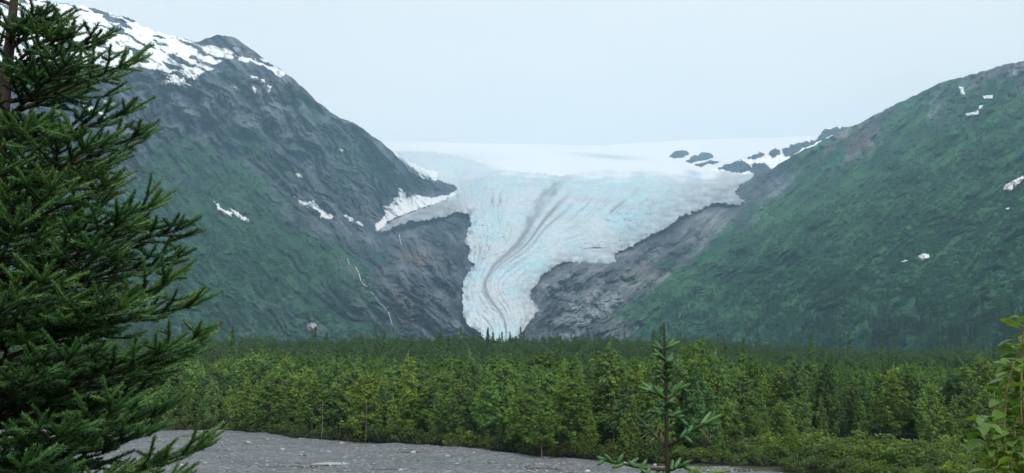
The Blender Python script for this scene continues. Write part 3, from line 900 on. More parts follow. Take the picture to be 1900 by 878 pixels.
# ------------------------------------------------------------------ trees
def leaf_cloud(C, N, rg, size, up=0.35):
    """quads at points C with normals loosely around N"""
    n = len(C)
    nn = N + rg.normal(0, 0.75, (n, 3)) + np.array([0, 0, up]); nn /= np.linalg.norm(nn, axis=1, keepdims=True)
    a = np.cross(nn, rg.normal(size=(n, 3))); a /= np.linalg.norm(a, axis=1, keepdims=True) + 1e-9
    bb = np.cross(nn, a)
    s = size * rg.uniform(0.6, 1.3, (n, 1))
    V = np.stack([C - a * s * 0.9, C + bb * s * .45 - a * s * .1, C + a * s * 0.9, C - bb * s * .45 + a * s * .1], 1).reshape(-1, 3)
    return V, np.arange(4 * n).reshape(-1, 4)


def broadleaf(seed, H=10.0, R=2.3, nb=78, per=38, size=0.135, base=0.14, point=0.75, top_h=1.0):
    rg = np.random.default_rng(seed)
    crown = Acc(); trunk = Acc()
    lean = rg.normal(0, 0.25, 2)
    tz = np.linspace(0, 1, 9)
    axis = np.stack([lean[0] * tz ** 2 + 0.12 * np.sin(tz * 5 + seed), lean[1] * tz ** 2 + .1 * np.cos(tz * 4 + seed), tz * H * 0.96], -1)
    trunk.tube(axis, 0.13 * (1 - tz * 0.85) * H / 10, 6)
    lob = rg.uniform(0, 6.28, 3)
    for k in range(nb):
        t = base + (1 - base) * ((k + rg.uniform(0, 1)) / nb) ** 0.85
        th = k * 2.399 + rg.normal(0, .5)
        u = (t - base) / (1 - base)
        prof = (u * 1.0 + 0.55) ** 0.5 * (1 - u) ** (point * 1.05) * 1.3 if u < .999 else 0.05
        r = R * prof * rg.uniform(0.6, 1.15) * (1 + 0.22 * math.sin(2 * th + lob[0]) + .15 * math.sin(3 * th + lob[1]))
        p0 = np.array([np.interp(t * .9, tz, axis[:, i]) for i in range(3)])
        d = np.array([math.cos(th), math.sin(th), rg.uniform(0.15, 0.75)]); 
        p1 = p0 + d * r
        trunk.tube([p0, (p0 + p1) / 2 - np.array([0, 0, .04 * r]), p1], [0.045 * H / 10, .03 * H / 10, .012], 4)
        ncl = max(2, int(round(5.0 * r / 1.2)))
        for c in range(ncl):
            f = 1.0 - 0.62 * c / max(1, ncl)
            cc = p0 + (p1 - p0) * f + rg.normal(0, .26, 3)
            rad = np.array([.40, .40, .30]) * (0.55 + .5 * rg.uniform()) * (0.6 + 0.5 * (1 - u))
            n = int(per * rg.uniform(.7, 1.2))
            q = rg.normal(size=(n, 3)); q /= np.linalg.norm(q, axis=1, keepdims=True)
            q[:, 2] = np.where(q[:, 2] < -.35, -q[:, 2], q[:, 2])
            C = cc + q * rad * rg.uniform(.55, 1.05, (n, 1))
            V, F4 = leaf_cloud(C, q, rg, size)
            crown.add(V, F4, va=np.clip(rg.normal(0.5, .22) + 0.12 * rg.normal(size=n), 0, 1))
    # thin top
    tp = axis[-1]
    for c in range(5 if seed % 2 else 2):
        cc = tp - np.array([0, 0, .0 if seed % 2 else .5]) + np.array([0, 0, -c * .32]) + rg.normal(0, .06, 3)
        n = int(per * .5)
        q = rg.normal(size=(n, 3)); q /= np.linalg.norm(q, axis=1, keepdims=True)
        V, F4 = leaf_cloud(cc + q * np.array([.1 + .07 * c, .1 + .07 * c, .3]), q, rg, size * .8)
        crown.add(V, F4, va=np.clip(rg.normal(.6, .2, n), 0, 1))
    return trunk.mesh('trunk', True), crown.mesh('crown')


def conifer(seed, H=14.0, R=2.0, nb=90, per=26, size=0.3):
    rg = np.random.default_rng(seed)
    crown = Acc(); trunk = Acc()
    tz = np.linspace(0, 1, 6)
    trunk.tube(np.stack([0 * tz, 0 * tz, tz * H * .99], -1), .16 * (1 - .92 * tz), 6)
    for k in range(nb):
        u = (k + rg.uniform()) / nb
        th = k * 2.399 + rg.normal(0, .3)
        r = R * (1 - u) ** .85 * rg.uniform(.65, 1.15) + .12
        z = H * (0.08 + .91 * u)
        n = int(per * (.35 + .8 * (1 - u)))
        f = rg.uniform(.15, 1, n) ** .7
        C = np.stack([np.cos(th) * r * f, np.sin(th) * r * f, z - .32 * r * f + .1 * r * f * f], -1) + rg.normal(0, .09, (n, 3)) * np.array([1, 1, .6]) + np.stack([-np.sin(th) * rg.normal(0, .22 * r, n) * f, np.cos(th) * rg.normal(0, .22 * r, n) * f, 0 * f], -1)
        q = np.broadcast_to(np.array([math.cos(th) * .5, math.sin(th) * .5, .8]), (n, 3))
        V, F4 = leaf_cloud(C, q, rg, size)
        crown.add(V, F4, va=np.clip(rg.normal(.5, .2) + .1 * rg.normal(size=n), 0, 1))
    return trunk.mesh('trunk', True), crown.mesh('crown')


def bush_mesh(seed, H=2.6, R=1.7, ncl=26, per=34, size=.17):
    rg = np.random.default_rng(seed)
    crown = Acc(); stem = Acc()
    for k in range(ncl):
        th = rg.uniform(0, 6.28); rr = R * math.sqrt(rg.uniform(0.02, 1)); hh = H * (1 - .6 * (rr / R) ** 2) * rg.uniform(.45, 1)
        p = np.array([math.cos(th) * rr, math.sin(th) * rr, hh])
        stem.tube([[p[0] * .15, p[1] * .15, -.1], [p[0] * .6, p[1] * .6, hh * .55], p], [.035, .025, .008], 4)
        n = int(per * rg.uniform(.7, 1.3))
        q = rg.normal(size=(n, 3)); q /= np.linalg.norm(q, axis=1, keepdims=True)
        C = p + q * np.array([.5, .5, .42]) * rg.uniform(.4, 1.0, (n, 1)) * R / 1.7
        C[:, 2] = np.abs(C[:, 2]) + .05
        V, F4 = leaf_cloud(C, q, rg, size)
        crown.add(V, F4, va=np.clip(rg.normal(.5, .22) + .1 * rg.normal(size=n), 0, 1))
    return stem.mesh('stem', True), crown.mesh('foliage')


BROAD = [broadleaf(100 + i, 10.0, [2.3, 2.0, 2.6, 1.9, 2.4, 2.1, 2.8, 1.7][i], point=[.6, .75, .5, .9, .62, .55, .48, .85][i], base=[.10, .2, .08, .16, .24, .1, .06, .2][i]) for i in range(8)]
CONI = [conifer(200 + i, 14.0, [2.0, 2.4, 1.7][i]) for i in range(3)]
BUSH = [bush_mesh(300 + i) for i in range(5)]
for tr, cw in BROAD + CONI: tr.materials.append(M_BARK); cw.materials.append(M_LEAF)
for tr, cw in BUSH: tr.materials.append(M_BARK); cw.materials.append(M_LEAF)


def world_at(px, Y):
    return (px - 950) / F * Y * 1.0, Y


def plant(kind, names, mesh_pair, x, y, s, sxy, rz, color, label, cat, group):
    z = float(ground_z(x, y)) - .05
    e = empty(kind, (x, y, z), label, cat, group)
    e.rotation_euler = (0, 0, rz)
    e.scale = (s * sxy, s * sxy, s)
    for nm, me in zip(names, mesh_pair):
        c = bpy.data.objects.new(nm, me); COL.objects.link(c); c.parent = e
        c.color = (*color, 1)
    return e


# trees one can point at, then the crowd
NAMED = [
    (802, 818, 702, 1.55, 6, (.120, .215, .045), 'widest bright green tree standing forward on the gravel edge'),
    (975, 838, 716, 1.15, 2, (.120, .215, .045), 'bright green tree on the gravel edge between two pale young trees'),
    (1062, 842, 688, 1.2, 0, (.120, .215, .045), 'tall bright green tree left of the bare-tipped young spruce'),
    (1005, 846, 748, 1.1, 4, (.120, .215, .045), 'short young green tree in front of a taller one on the gravel edge'),
    (585, 808, 690, 1.1, 1, (.120, .215, .045), 'light green tree beside the slim dead standing trunk'),
    (510, 803, 684, 1.3, 5, (.120, .215, .045), 'light yellowish tree above the start of the gravel edge'),
]
GREENS = [(.128, .215, .052), (.104, .195, .055), (.145, .230, .048), (.078, .160, .056), (.112, .200, .064)]
placed = []
ntree = 0
for px, yb, yt, sx, v, colr, lab in NAMED:
    Y = CAMZ * F / (yb - HORIZON) + 1.0
    H = (yb - yt) / F * Y
    x, y = world_at(px, Y)
    plant('broadleaf_tree', ('trunk', 'crown'), BROAD[v], x, y, H / 10, sx, v * 1.3, colr, lab, 'tree', 'broadleaf trees of the valley forest')
    placed.append((x, y)); ntree += 1

rg = np.random.default_rng(12)
cand = []
Yc = 90.0
while Yc < 272:
    half = 1230 / F * Yc + 6
    for x in np.arange(-half, half, 4.2):
        X = x + rg.uniform(-1.7, 1.7); Y = Yc + rg.uniform(-1.8, 1.8)
        px = 950 + F * X / Y
        if px > 1960 or px < -260: continue
        ys = shore_y(px)
        lim = ys + 2.5 if px < 1330 else max(ys + 2.5, 128 + 6 * math.sin(px / 60) + (px - 1330) * 0.006)
        if Y < lim: continue
        if min([(X - a_) ** 2 + (Y - b_) ** 2 for a_, b_ in placed] + [99]) < 9: continue
        cand.append((Y - lim + (200 if px < 190 else 0), X, Y, px))
    Yc += 3.7
cand.sort()
near, rest = cand[:286 - ntree], cand[286 - ntree:]


def tree_height(px, Y, back):
    h = 11.4 + 2.4 * fbm(np.array(px / 90.0), np.array(Y / 60.0), 2, 33) + rg.uniform(-3.4, 2.2) + 1.6 * float(fbm(np.array(px / 28.0), np.array(Y / 14.0), 2, 39))
    h -= 1.6 * float(sstep(1150, 1500, px))
    if back < 5: h *= rg.uniform(.6, .98)
    return float(max(h, 4.5))


for back, X, Y, px in near:
    v = int(rg.integers(8)); H = tree_height(px, Y, back)
    c = np.array(GREENS[int(rg.integers(5))]) * rg.uniform(.9, 1.5)
    if px < 1150: c = c * np.array([1.04, 1.04, 1.0])
    if px > 1200: c = c * np.array([.86, .90, 1.0])
    if px < 1200:
        lab = 'green leafy tree in the forest front behind the gravel, left of the young spruce'
        grp = 'front trees left of the young spruce'
    else:
        lab = 'green leafy tree in the forest behind the low bushes, right of the young spruce'
        grp = 'front trees right of the young spruce'
    plant('broadleaf_tree', ('trunk', 'crown'), BROAD[v], X, Y, H / 10, rg.uniform(.62, 1.12), rg.uniform(0, 6.28), tuple(c), lab, 'tree', grp)


def scatter(name, pts, scale, sources, color, label, cat, sxy=None):
    """a far-off mass: one object, instances of the plants already built"""
    me = make_mesh(name, np.array(pts), [])  if False else bpy.data.meshes.new(name)
    P = np.asarray(pts, np.float32); n = len(P)
    me.vertices.add(n); me.vertices.foreach_set('co', P.ravel())
    me.attributes.new('size', 'FLOAT', 'POINT').data.foreach_set('value', np.asarray(scale, np.float32))
    me.attributes.new('wide', 'FLOAT', 'POINT').data.foreach_set('value', np.asarray(sxy if sxy is not None else np.ones(n), np.float32))
    me.attributes.new('turn', 'FLOAT', 'POINT').data.foreach_set('value', np.random.default_rng(n).uniform(0, 6.28, n).astype(np.float32))
    me.attributes.new('pick', 'INT', 'POINT').data.foreach_set('value', np.random.default_rng(n + 1).integers(0, len(sources), n).astype(np.int32))
    o = obj(name, me)
    o.color = (*color, 1)
    g = bpy.data.node_groups.new(name, 'GeometryNodeTree')
    g.interface.new_socket('Geometry', in_out='INPUT', socket_type='NodeSocketGeometry')
    g.interface.new_socket('Geometry', in_out='OUTPUT', socket_type='NodeSocketGeometry')
    N = g.nodes.new; K = g.links.new
    gi = N('NodeGroupInput'); go = N('NodeGroupOutput')
    iop = N('GeometryNodeInstanceOnPoints'); iop.inputs['Pick Instance'].default_value = True
    join = N('GeometryNodeJoinGeometry')
    for s_ in sources[::-1]:
        inf = N('GeometryNodeObjectInfo'); inf.transform_space = 'ORIGINAL'
        inf.inputs['Object'].default_value = s_
        inf.inputs['As Instance'].default_value = True
        K(inf.outputs['Geometry'], join.inputs[0])

    def named(nm, ty):
        a_ = N('GeometryNodeInputNamedAttribute'); a_.data_type = ty; a_.inputs['Name'].default_value = nm
        return a_.outputs['Attribute']
    m2p = N('GeometryNodeMeshToPoints')
    K(gi.outputs[0], m2p.inputs['Mesh']); K(m2p.outputs[0], iop.inputs['Points'])
    K(join.outputs[0], iop.inputs['Instance'])
    K(named('pick', 'INT'), iop.inputs['Instance Index'])
    cx = N('ShaderNodeCombineXYZ'); K(named('turn', 'FLOAT'), cx.inputs['Z'])
    K(cx.outputs[0], iop.inputs['Rotation'])
    mu = N('ShaderNodeMath'); mu.operation = 'MULTIPLY'
    sz = named('size', 'FLOAT'); K(sz, mu.inputs[0]); K(named('wide', 'FLOAT'), mu.inputs[1])
    sc = N('ShaderNodeCombineXYZ'); K(mu.outputs[0], sc.inputs['X']); K(mu.outputs[0], sc.inputs['Y']); K(sz, sc.inputs['Z'])
    K(sc.outputs[0], iop.inputs['Scale'])
    K(iop.outputs[0], go.inputs[0])
    md = o.modifiers.new('scatter', 'NODES'); md.node_group = g
    tag(o, label, cat, kind='stuff')
    return o


def first_with(me):
    return next(o_ for o_ in COL.objects if o_.data == me)


# bushes
rg = np.random.default_rng(5)
BG = [(.088, .150, .030), (.118, .185, .034), (.068, .118, .034), (.085, .135, .04)]
nb = 0
spots = []
for px in np.arange(1230, 1930, 13.5):
    for r in range(4):
        p = px + rg.uniform(-8, 8); ys = shore_y(p)
        Y = ys + 1.5 + r * 6.5 + rg.uniform(0, 4)
        if Y > 130: continue
        spots.append((p, Y, rg.uniform(.75, 1.35) * (0.65 if r == 0 else 1), 1))
for px in np.arange(340, 1230, 15):
    p = px + rg.uniform(-6, 6)
    spots.append((p, shore_y(p) + rg.uniform(.6, 3.0), rg.uniform(.6, 1.15), 0))
x, y = world_at(1300, CAMZ * F / (874 - HORIZON))
plant('bush', ('stem', 'foliage'), BUSH[2], x, y, .32, 3.4, 1.0, (.16, .26, .04), 'flat bright green bush on the gravel beside the young spruce', 'bush', None)
for p, Y, s, right in spots:
    x, y = world_at(p, Y)
    c = np.array(BG[int(rg.integers(4))]) * (1.0 if right else .72) * rg.uniform(.85, 1.15)
    lab = 'low rounded green bush in the thicket on the right behind the gravel' if right else 'low dark bush at the foot of the trees along the gravel edge'
    grp = 'bushes in the thicket on the right' if right else 'bushes along the gravel edge'
    plant('bush', ('stem', 'foliage'), BUSH[int(rg.integers(5))], x, y, s, rg.uniform(.9, 1.4), rg.uniform(0, 6.28), tuple(c), lab, 'bush', grp)
    nb += 1

# forest farther back (past the individuals): one mass
pts = []; sc = []; wd = []
for back, X, Y, px in rest:
    pts.append((X, Y, float(ground_z(X, Y)))); sc.append(tree_height(px, Y, 9) / 10); wd.append(rg.uniform(.95, 1.35))
scatter('forest_middle', pts, sc, [first_with(m[1]) for m in BROAD], (.098, .185, .044), 'green forest mass behind the front trees', 'forest', wd)
pts = []; sc = []; wd = []
Yc = 276.0
while Yc < 800:
    half = 1260 / F * Yc
    st = 5.2 + Yc / 200
    for x in np.arange(-half, half, st):
        X = x + rg.uniform(-2, 2); Y = Yc + rg.uniform(-3, 3)
        px = 950 + F * X / Y
        if px < -300: continue
        pts.append((X, Y, float(ground_z(X, Y)) - .2))
        sc.append(max(.5, 1.2 + .18 * float(fbm(np.array(px / 70.), np.array(Y / 90.), 3, 44)) + rg.uniform(-.45, .42)))
        wd.append(rg.uniform(.6, 1.15))
    Yc += 5.5 + Yc / 120
dark = [first_with(m[1]) for m in BROAD] * 2
e = None
CON_SRC = []
spear = [(905, 610, 560, 13.5, 0, 'thin spire-topped conifer standing out against the glacier foot'), (966, 607, 640, 15.5, 1, 'broad dark conifer standing out against the glacier foot'), (947, 622, 600, 12.0, 2, 'short dark conifer between two taller ones at the glacier foot')]
for px, yt, Y, H, v, lab in spear:
    x, y = world_at(px, Y)
    ztop = CAMZ + (HORIZON - yt) / F * Y
    H = ztop - float(ground_z(x, y))
    e = plant('conifer_tree', ('trunk', 'crown'), CONI[v], x, y, H / 14, .9, v, (.022, .055, .024), lab, 'tree', 'conifers at the glacier foot')
    CON_SRC.append([c_ for c_ in e.children if c_.name.startswith('crown')][0] if e.children else None)
CON_SRC = [first_with(m[1]) for m in CONI]
scatter('distant_forest', pts, sc, dark + CON_SRC[1:2], (.080, .152, .056), 'dark forest band below the mountains and glacier', 'forest', wd)

# shrubs on the mountain slopes, conifers at their feet
def slope_points(D, veg, x0, x1, T, bot, n, lo, rgs, sl):
    px = rgs.uniform(x0, x1, n * 5); py = rgs.uniform(0, 1, n * 5)
    top = T(px) + 6
    py = top + (bot - top) * py
    v = veg(px, py) * .75 + .42 * fbm((px * sl + py * .7) / 70, (-px * .7 + py * sl) / 16, 4, 61) + .22 * fbm(px / 16, py / 10, 3, 62)
    k = v > lo
    px, py, v = px[k][:n], py[k][:n], v[k][:n]
    return ray_point(px, py, D(px, py) - 1.0), px, py, v


rgs = np.random.default_rng(8)
BSRC = [first_with(m[1]) for m in BUSH]
P1, px1, py1, v1 = slope_points(DR, VEG_R, 1120, 1970, TR, 690, 30000, .60, rgs, -.75)
scatter('slope_shrubs', P1 - np.array([0, 0, 1.5]), rgs.uniform(.6, 1.7, len(P1)), BSRC, (.028, .104, .052), 'green shrubs covering the right hillside', 'shrubs', rgs.uniform(.9, 1.5, len(P1)))
P2, px2, py2, v2 = slope_points(DL, VEG_L, 120, 760, TL, 690, 16000, .52, rgs, .75)
scatter('slope_shrubs', P2 - np.array([0, 0, 1.5]), rgs.uniform(.7, 1.9, len(P2)), BSRC, (.028, .090, .048), 'green shrubs covering the foot of the left mountain', 'shrubs', rgs.uniform(.9, 1.5, len(P2)))
px = rgs.uniform(1240, 1960, 1300); py = rgs.triangular(530, 640, 660, 1300)
k = (fbm(px / 60, py / 22, 3, 88) > .05) & (VEG_R(px, py) > .55)
px, py = px[k], py[k]
P3 = ray_point(px, py, DR(px, py) - 2)
scatter('hillside_conifers', P3 - np.array([0, 0, 2.]), rgs.uniform(.7, 1.3, len(P3)), CON_SRC, (.022, .058, .028), 'dark conifers along the foot of the right hillside', 'forest', rgs.uniform(.9, 1.3, len(P3)))


# dead trunks and driftwood at the forest edge
def snag(px, yb, yt, limbs, lab):
    Y = CAMZ * F / (SHORE(px) - HORIZON) + 0.4
    x, y = world_at(px, Y)
    z0 = float(ground_z(x, y)); sc_ = Y / F
    H = (yb - yt) * sc_; zb = max(z0, CAMZ + (HORIZON - yb) * sc_)
    e = empty('dead_tree', (x, y, z0 - .05), lab, 'dead tree', 'bleached dead trunks at the forest edge')
    a = Acc(); t = np.linspace(0, 1, 7)
    a.tube(np.stack([.1 * np.sin(3 * t), 0 * t, t * (H + zb - z0)], -1), .06 * (1 - .6 * t), 7)
    obj('trunk', a.mesh('trunk', True), M_DEAD, e)
    for (f, dx, dz) in limbs:
        l = Acc(); h = f * (H + zb - z0)
        l.tube([[.1 * math.sin(3 * f), 0, h], [dx * .6, -.1, h + dz * .4], [dx, -.15, h + dz]], [.035, .025, .012], 5)
        obj('branch', l.mesh('branch', True), M_DEAD, e)


snag(603, 809, 742, [(.55, 1.4, .3), (.75, -1.0, .5), (.9, 1.1, -.3)], 'slim grey dead trunk standing at the gravel edge')
snag(683, 815, 738, [(.5, -1.6, -.6), (.8, 1.2, .5)], 'short bleached dead trunk with a side limb before the dark trees')
for (pa, pb, lab) in [((418, 793), (434, 774), 'pale broken trunk leaning against the forest edge'), ((466, 798), (482, 792), 'short pale log lying where the gravel meets the trees')]:
    Y = CAMZ * F / (SHORE(pa[0]) - HORIZON) - .5
    P = [ray_point(pa[0], pa[1], Y), ray_point((pa[0] + pb[0]) / 2, (pa[1] + pb[1]) / 2 + 1, Y + .3), ray_point(pb[0], pb[1], Y + .6)]
    c0 = P[0]; a = Acc(); a.tube(np.array(P) - c0, [.17, .14, .08], 7)
    o = obj('driftwood_log', a.mesh('driftwood_log', True), M_DEAD, loc=tuple(c0)); tag(o, lab, 'log')


# ------------------------------------------------------------------ near spruces with real needles
b = NB('spruce_needles')
t = b.attr('tint')
c = b.ramp(t, [(0.0, (.008, .020, .008)), (0.35, (.018, .050, .014)), (0.7, (.044, .125, .036)), (0.92, (.085, .200, .052)), (1.0, (.17, .12, .055))])
b.l(c, b.b.inputs['Base Color']); b.b.inputs['Roughness'].default_value = .45; b.b.inputs['Specular IOR Level'].default_value = .35
M_NEEDLE = b.m
M_TWIG = plain_rough('spruce_bark', (.028, .020, .016), (.07, .052, .042), 40.0, .4, .004)


def unit(v):
    v = np.asarray(v, float)
    return v / (np.linalg.norm(v, axis=-1, keepdims=True) + 1e-12)


def shoot_bodies(acc, P0, D, Ln, fresh, rad):
    for p, d, l, f in zip(np.atleast_2d(P0), unit(np.atleast_2d(D)), np.atleast_1d(Ln), np.atleast_1d(fresh)):
        if l < .03: continue
        pts = p + d * (l * np.array([0, .2, .6, .9, 1.02]))[:, None]
        acc.tube(pts, rad * np.array([.55, .95, 1.0, .7, .15]), 6, va=float(np.clip(f - .06, 0, .9)))


def needles(acc, P0, D, Ln, rg, nlen=.018, width=.0026, dens=900, fresh=.5, tilt=.75, upbias=.35):
    """brush of needles round straight shoots. P0, D, Ln, fresh: arrays over shoots"""
    P0 = np.atleast_2d(P0); D = unit(np.atleast_2d(D)); Ln = np.broadcast_to(Ln, (len(P0),)); fresh = np.broadcast_to(fresh, (len(P0),))
    cnt = np.maximum((Ln * dens).astype(int), 6)
    idx = np.repeat(np.arange(len(P0)), cnt); n = len(idx)
    d = D[idx]; s = rg.uniform(0, 1.0, n)
    base = P0[idx] + d * (s * Ln[idx])[:, None]
    r = rg.normal(size=(n, 3)); r -= (r * d).sum(1, keepdims=True) * d; r = unit(r)
    r = unit(r + np.array([0, 0, upbias]))
    nd = unit(d * (tilt + .5 * (s ** 3))[:, None] + r)
    ln = nlen * rg.uniform(.75, 1.2, n) * (1 - .25 * s ** 4)
    wv = unit(np.cross(nd, rg.normal(size=(n, 3)))) * width * .5
    tip = base + nd * ln[:, None]; mid = base + nd * (ln * .55)[:, None]
    V = np.stack([base - wv * .5, mid - wv, tip, mid + wv, ], 1).reshape(-1, 3)
    tint = np.clip(fresh[idx] + rg.normal(0, .09, n) + .10 * (r[:, 2]), 0, .94)  # upward needles lighter, downward ones darker: top light painted into the tint
    acc.add(V, np.arange(4 * n).reshape(-1, 4), va=tint)


def curve(p0, p1, sag, n=9, lift=0.0):
    t = np.linspace(0, 1, n)[:, None]
    p = np.asarray(p0) * (1 - t) + np.asarray(p1) * t
    p[:, 2] += (-4 * sag * t * (1 - t))[:, 0] + lift * (t[:, 0] ** 3) - lift * t[:, 0]
    return p


def spruce_branch(parent, p0, p1, rg, dense=1.0, fresh0=.5, shoot=.125, wood_r=.011, lift=.06):
    """one limb: wood mesh with its needles as a child"""
    p0 = np.asarray(p0, float); p1 = np.asarray(p1, float)
    ln = np.linalg.norm(p1 - p0)
    ax = curve(p0, p1, .035 * ln, 11, -lift)
    wood = Acc(); need = Acc()
    wood.tube(ax, np.linspace(wood_r, .0025, 11), 6)
    SP, SD, SL, SF = [], [], [], []
    t = .16
    side = 1
    while t < 1.0:
        c = np.array([np.interp(t, np.linspace(0, 1, 11), ax[:, i]) for i in range(3)])
        tg = unit(np.array([np.interp(min(t + .05, 1), np.linspace(0, 1, 11), ax[:, i]) for i in range(3)]) - np.array([np.interp(t - .05, np.linspace(0, 1, 11), ax[:, i]) for i in range(3)]))
        sd_ = unit(np.cross(tg, [0, 0, 1])) * side
        up = np.cross(sd_ * side, tg)
        L_ = (.40 * ln * (1 - t) ** .75 * min(1, .35 + t * 2) + .04) * rg.uniform(.7, 1.15)
        d = unit(tg * rg.uniform(.55, .95) + sd_ * rg.uniform(.55, 1.0) + up * rg.uniform(-.2, .22))
        q = c + d * L_ + np.array([0, 0, -.08 * L_ + .02])
        lt = curve(c, q, .03 * L_, 5, -.02)
        wood.tube(lt, np.linspace(.0045, .0018, 5), 4)
        # older needles along the twig, shoots forking from it
        k = max(1, int(L_ / .075))
        for j in range(k):
            f0, f1 = j / k, (j + 1) / k
            a0 = c + (q - c) * f0; a1 = c + (q - c) * f1
            SP.append(a0); SD.append(a1 - a0); SL.append(np.linalg.norm(a1 - a0)); SF.append(fresh0 - .38 + .15 * f1 + .30 * (t - .6) + rg.normal(0, .05))  # old needles darker; tint also drops toward the trunk, painting a shaded interior
            if f1 > .25:
                for sg in (-1, 1):
                    if rg.uniform() < .85 * dense:
                        dd = unit(unit(q - c) * .8 + sg * unit(np.cross(d, up)) * .75 + up * rg.uniform(-.15, .35))
                        l2 = shoot * rg.uniform(.5, 1.05) * (.7 + .3 * f1)
                        SP.append(a1); SD.append(dd); SL.append(l2); SF.append(fresh0 + .12 * rg.normal() + .05 + .45 * (t - .6))
        SP.append(q); SD.append(unit(d + up * .35)); SL.append(shoot * rg.uniform(.75, 1.2)); SF.append(fresh0 + .17 + .35 * (t - .5) + .1 * rg.normal())
        side = -side
        t += rg.uniform(.045, .095) * (.6 / max(ln, .3)) ** .6
    # the limb's own needles and its leading shoots
    for j in range(4, 10):
        SP.append(ax[j]); SD.append(ax[j + 1] - ax[j]); SL.append(np.linalg.norm(ax[j + 1] - ax[j])); SF.append(fresh0 - .15)
    tg = unit(ax[-1] - ax[-3]); sd_ = unit(np.cross(tg, [0, 0, 1]))
    for dv, lf in ((tg + np.array([0, 0, .25]), 1.3), (tg * .8 + sd_ * .7 + np.array([0, 0, .3]), .95), (tg * .8 - sd_ * .7 + np.array([0, 0, .3]), .95), (tg * .7 + np.array([0, 0, .9]), .7)):
        SP.append(ax[-1]); SD.append(unit(dv)); SL.append(shoot * lf * rg.uniform(.85, 1.15)); SF.append(fresh0 + .22)
    SP, SD, SL, SF = np.array(SP), np.array(SD), np.array(SL), np.array(SF)
    dnew = unit(SD)
    for p_, d_, l_ in zip(SP, dnew, SL):
        wood.tube([p_, p_ + d_ * l_], [.0022, .0014], 3)
    needles(need, SP, SD, SL, rg, fresh=SF, dens=1500, nlen=.0175, width=.0024, tilt=.85)
    shoot_bodies(need, SP, SD, SL, SF - .1, .0045)
    br = obj('branch', wood.mesh('branch', True), M_TWIG, parent)
    obj('needles', need.mesh('needles'), M_NEEDLE, br)


def big_spruce():
    rg = np.random.default_rng(21)
    Y0 = 4.0
    ax_top = ray_point(44, -170, Y0 + .05); ax_bot = ray_point(-75, 900, Y0)
    gz = float(ground_z(ax_bot[0], Y0))
    base = np.array([ax_bot[0] - .02, Y0, gz - .05])
    e = empty('spruce_tree', tuple(base), 'large dark spruce with dense needled branches filling the left edge', 'tree')
    a = Acc(); t = np.linspace(0, 1, 12)[:, None]
    axis = base * (1 - t) + ax_top * t
    a.tube(axis - base, np.linspace(.085, .008, 12), 10)
    obj('trunk', a.mesh('trunk', True), M_TWIG, e)

    def on_axis(z):
        f = (z - base[2]) / (ax_top[2] - base[2])
        return base * (1 - f) + ax_top * f
    # limbs whose tips make the outline against the view
    TIPS = [(138, 12, .0), (120, 45, -.15), (222, 60, .05), (268, 104, -.1), (205, 128, .2), (150, 95, -.35), (278, 195, .1), (300, 232, -.12), (262, 280, .25), (190, 250, -.4), (232, 325, -.2), (326, 365, .05), (376, 416, -.1), (300, 420, .3), (260, 390, -.45), (374, 470, .1), (352, 505, -.2), (290, 545, .2),
            (402, 560, .02), (414, 612, -.15), (390, 660, .2), (340, 640, -.4), (330, 700, .1), (262, 560, -.5), (350, 745, -.1), (300, 800, -.4), (415, 815, -.05), (330, 850, .25), (250, 740, -.55), (360, 880, -.2), (240, 880, -.5), (180, 170, .35), (210, 450, -.55), (160, 640, -.65), (120, 330, -.5), (100, 500, -.65), (140, 790, -.7), (60, 220, -.45), (40, 400, -.6), (60, 700, -.75), (60, 850, -.8), (10, 560, -.7), (0, 300, -.5)]
    for px, py, dY in TIPS:
        tip = ray_point(px, py, Y0 + dY)
        root = on_axis(tip[2] - rg.uniform(.04, .12) - rg.uniform(.08, .3) * np.linalg.norm(tip[:2] - base[:2]))
        tip = tip - unit(tip - root) * .12
        spruce_branch(e, root - base, tip - base, rg, 1.0, rg.uniform(.30, .80), shoot=rg.uniform(.085, .125))
    # the rest of the whorls
    z = ray_point(0, 960, Y0)[2]; ztop = ax_top[2]; k = 0
    while z < ztop - .1:
        f = (ztop - z) / (ztop - ray_point(0, 878, Y0)[2])
        r = .05 + .84 * min(1, f) ** 1.0
        for j in range(2 if f > .3 else 1):
            th = k * 2.399 + j * 3.0 + rg.normal(0, .25)
            d = np.array([math.cos(th), math.sin(th), 0])
            rr = r * rg.uniform(.55, .85)
            if d[0] > .75: rr *= .75
            root = on_axis(z)
            spruce_branch(e, root - base, root + d * rr + np.array([0, 0, rr * rg.uniform(-.02, .3)]) - base, rg, .8, rg.uniform(.14, .62), shoot=rg.uniform(.07, .11))
        z += .085; k += 1
    # leader
    n = Acc(); top = axis[-3:]
    needles(n, np.array([top[0], top[1]]) - base, np.array([top[1] - top[0], top[2] - top[1]]), np.linalg.norm(top[1] - top[0]), rg, fresh=.5)
    obj('needles', n.mesh('needles'), M_NEEDLE, e)
    return e


big_spruce()


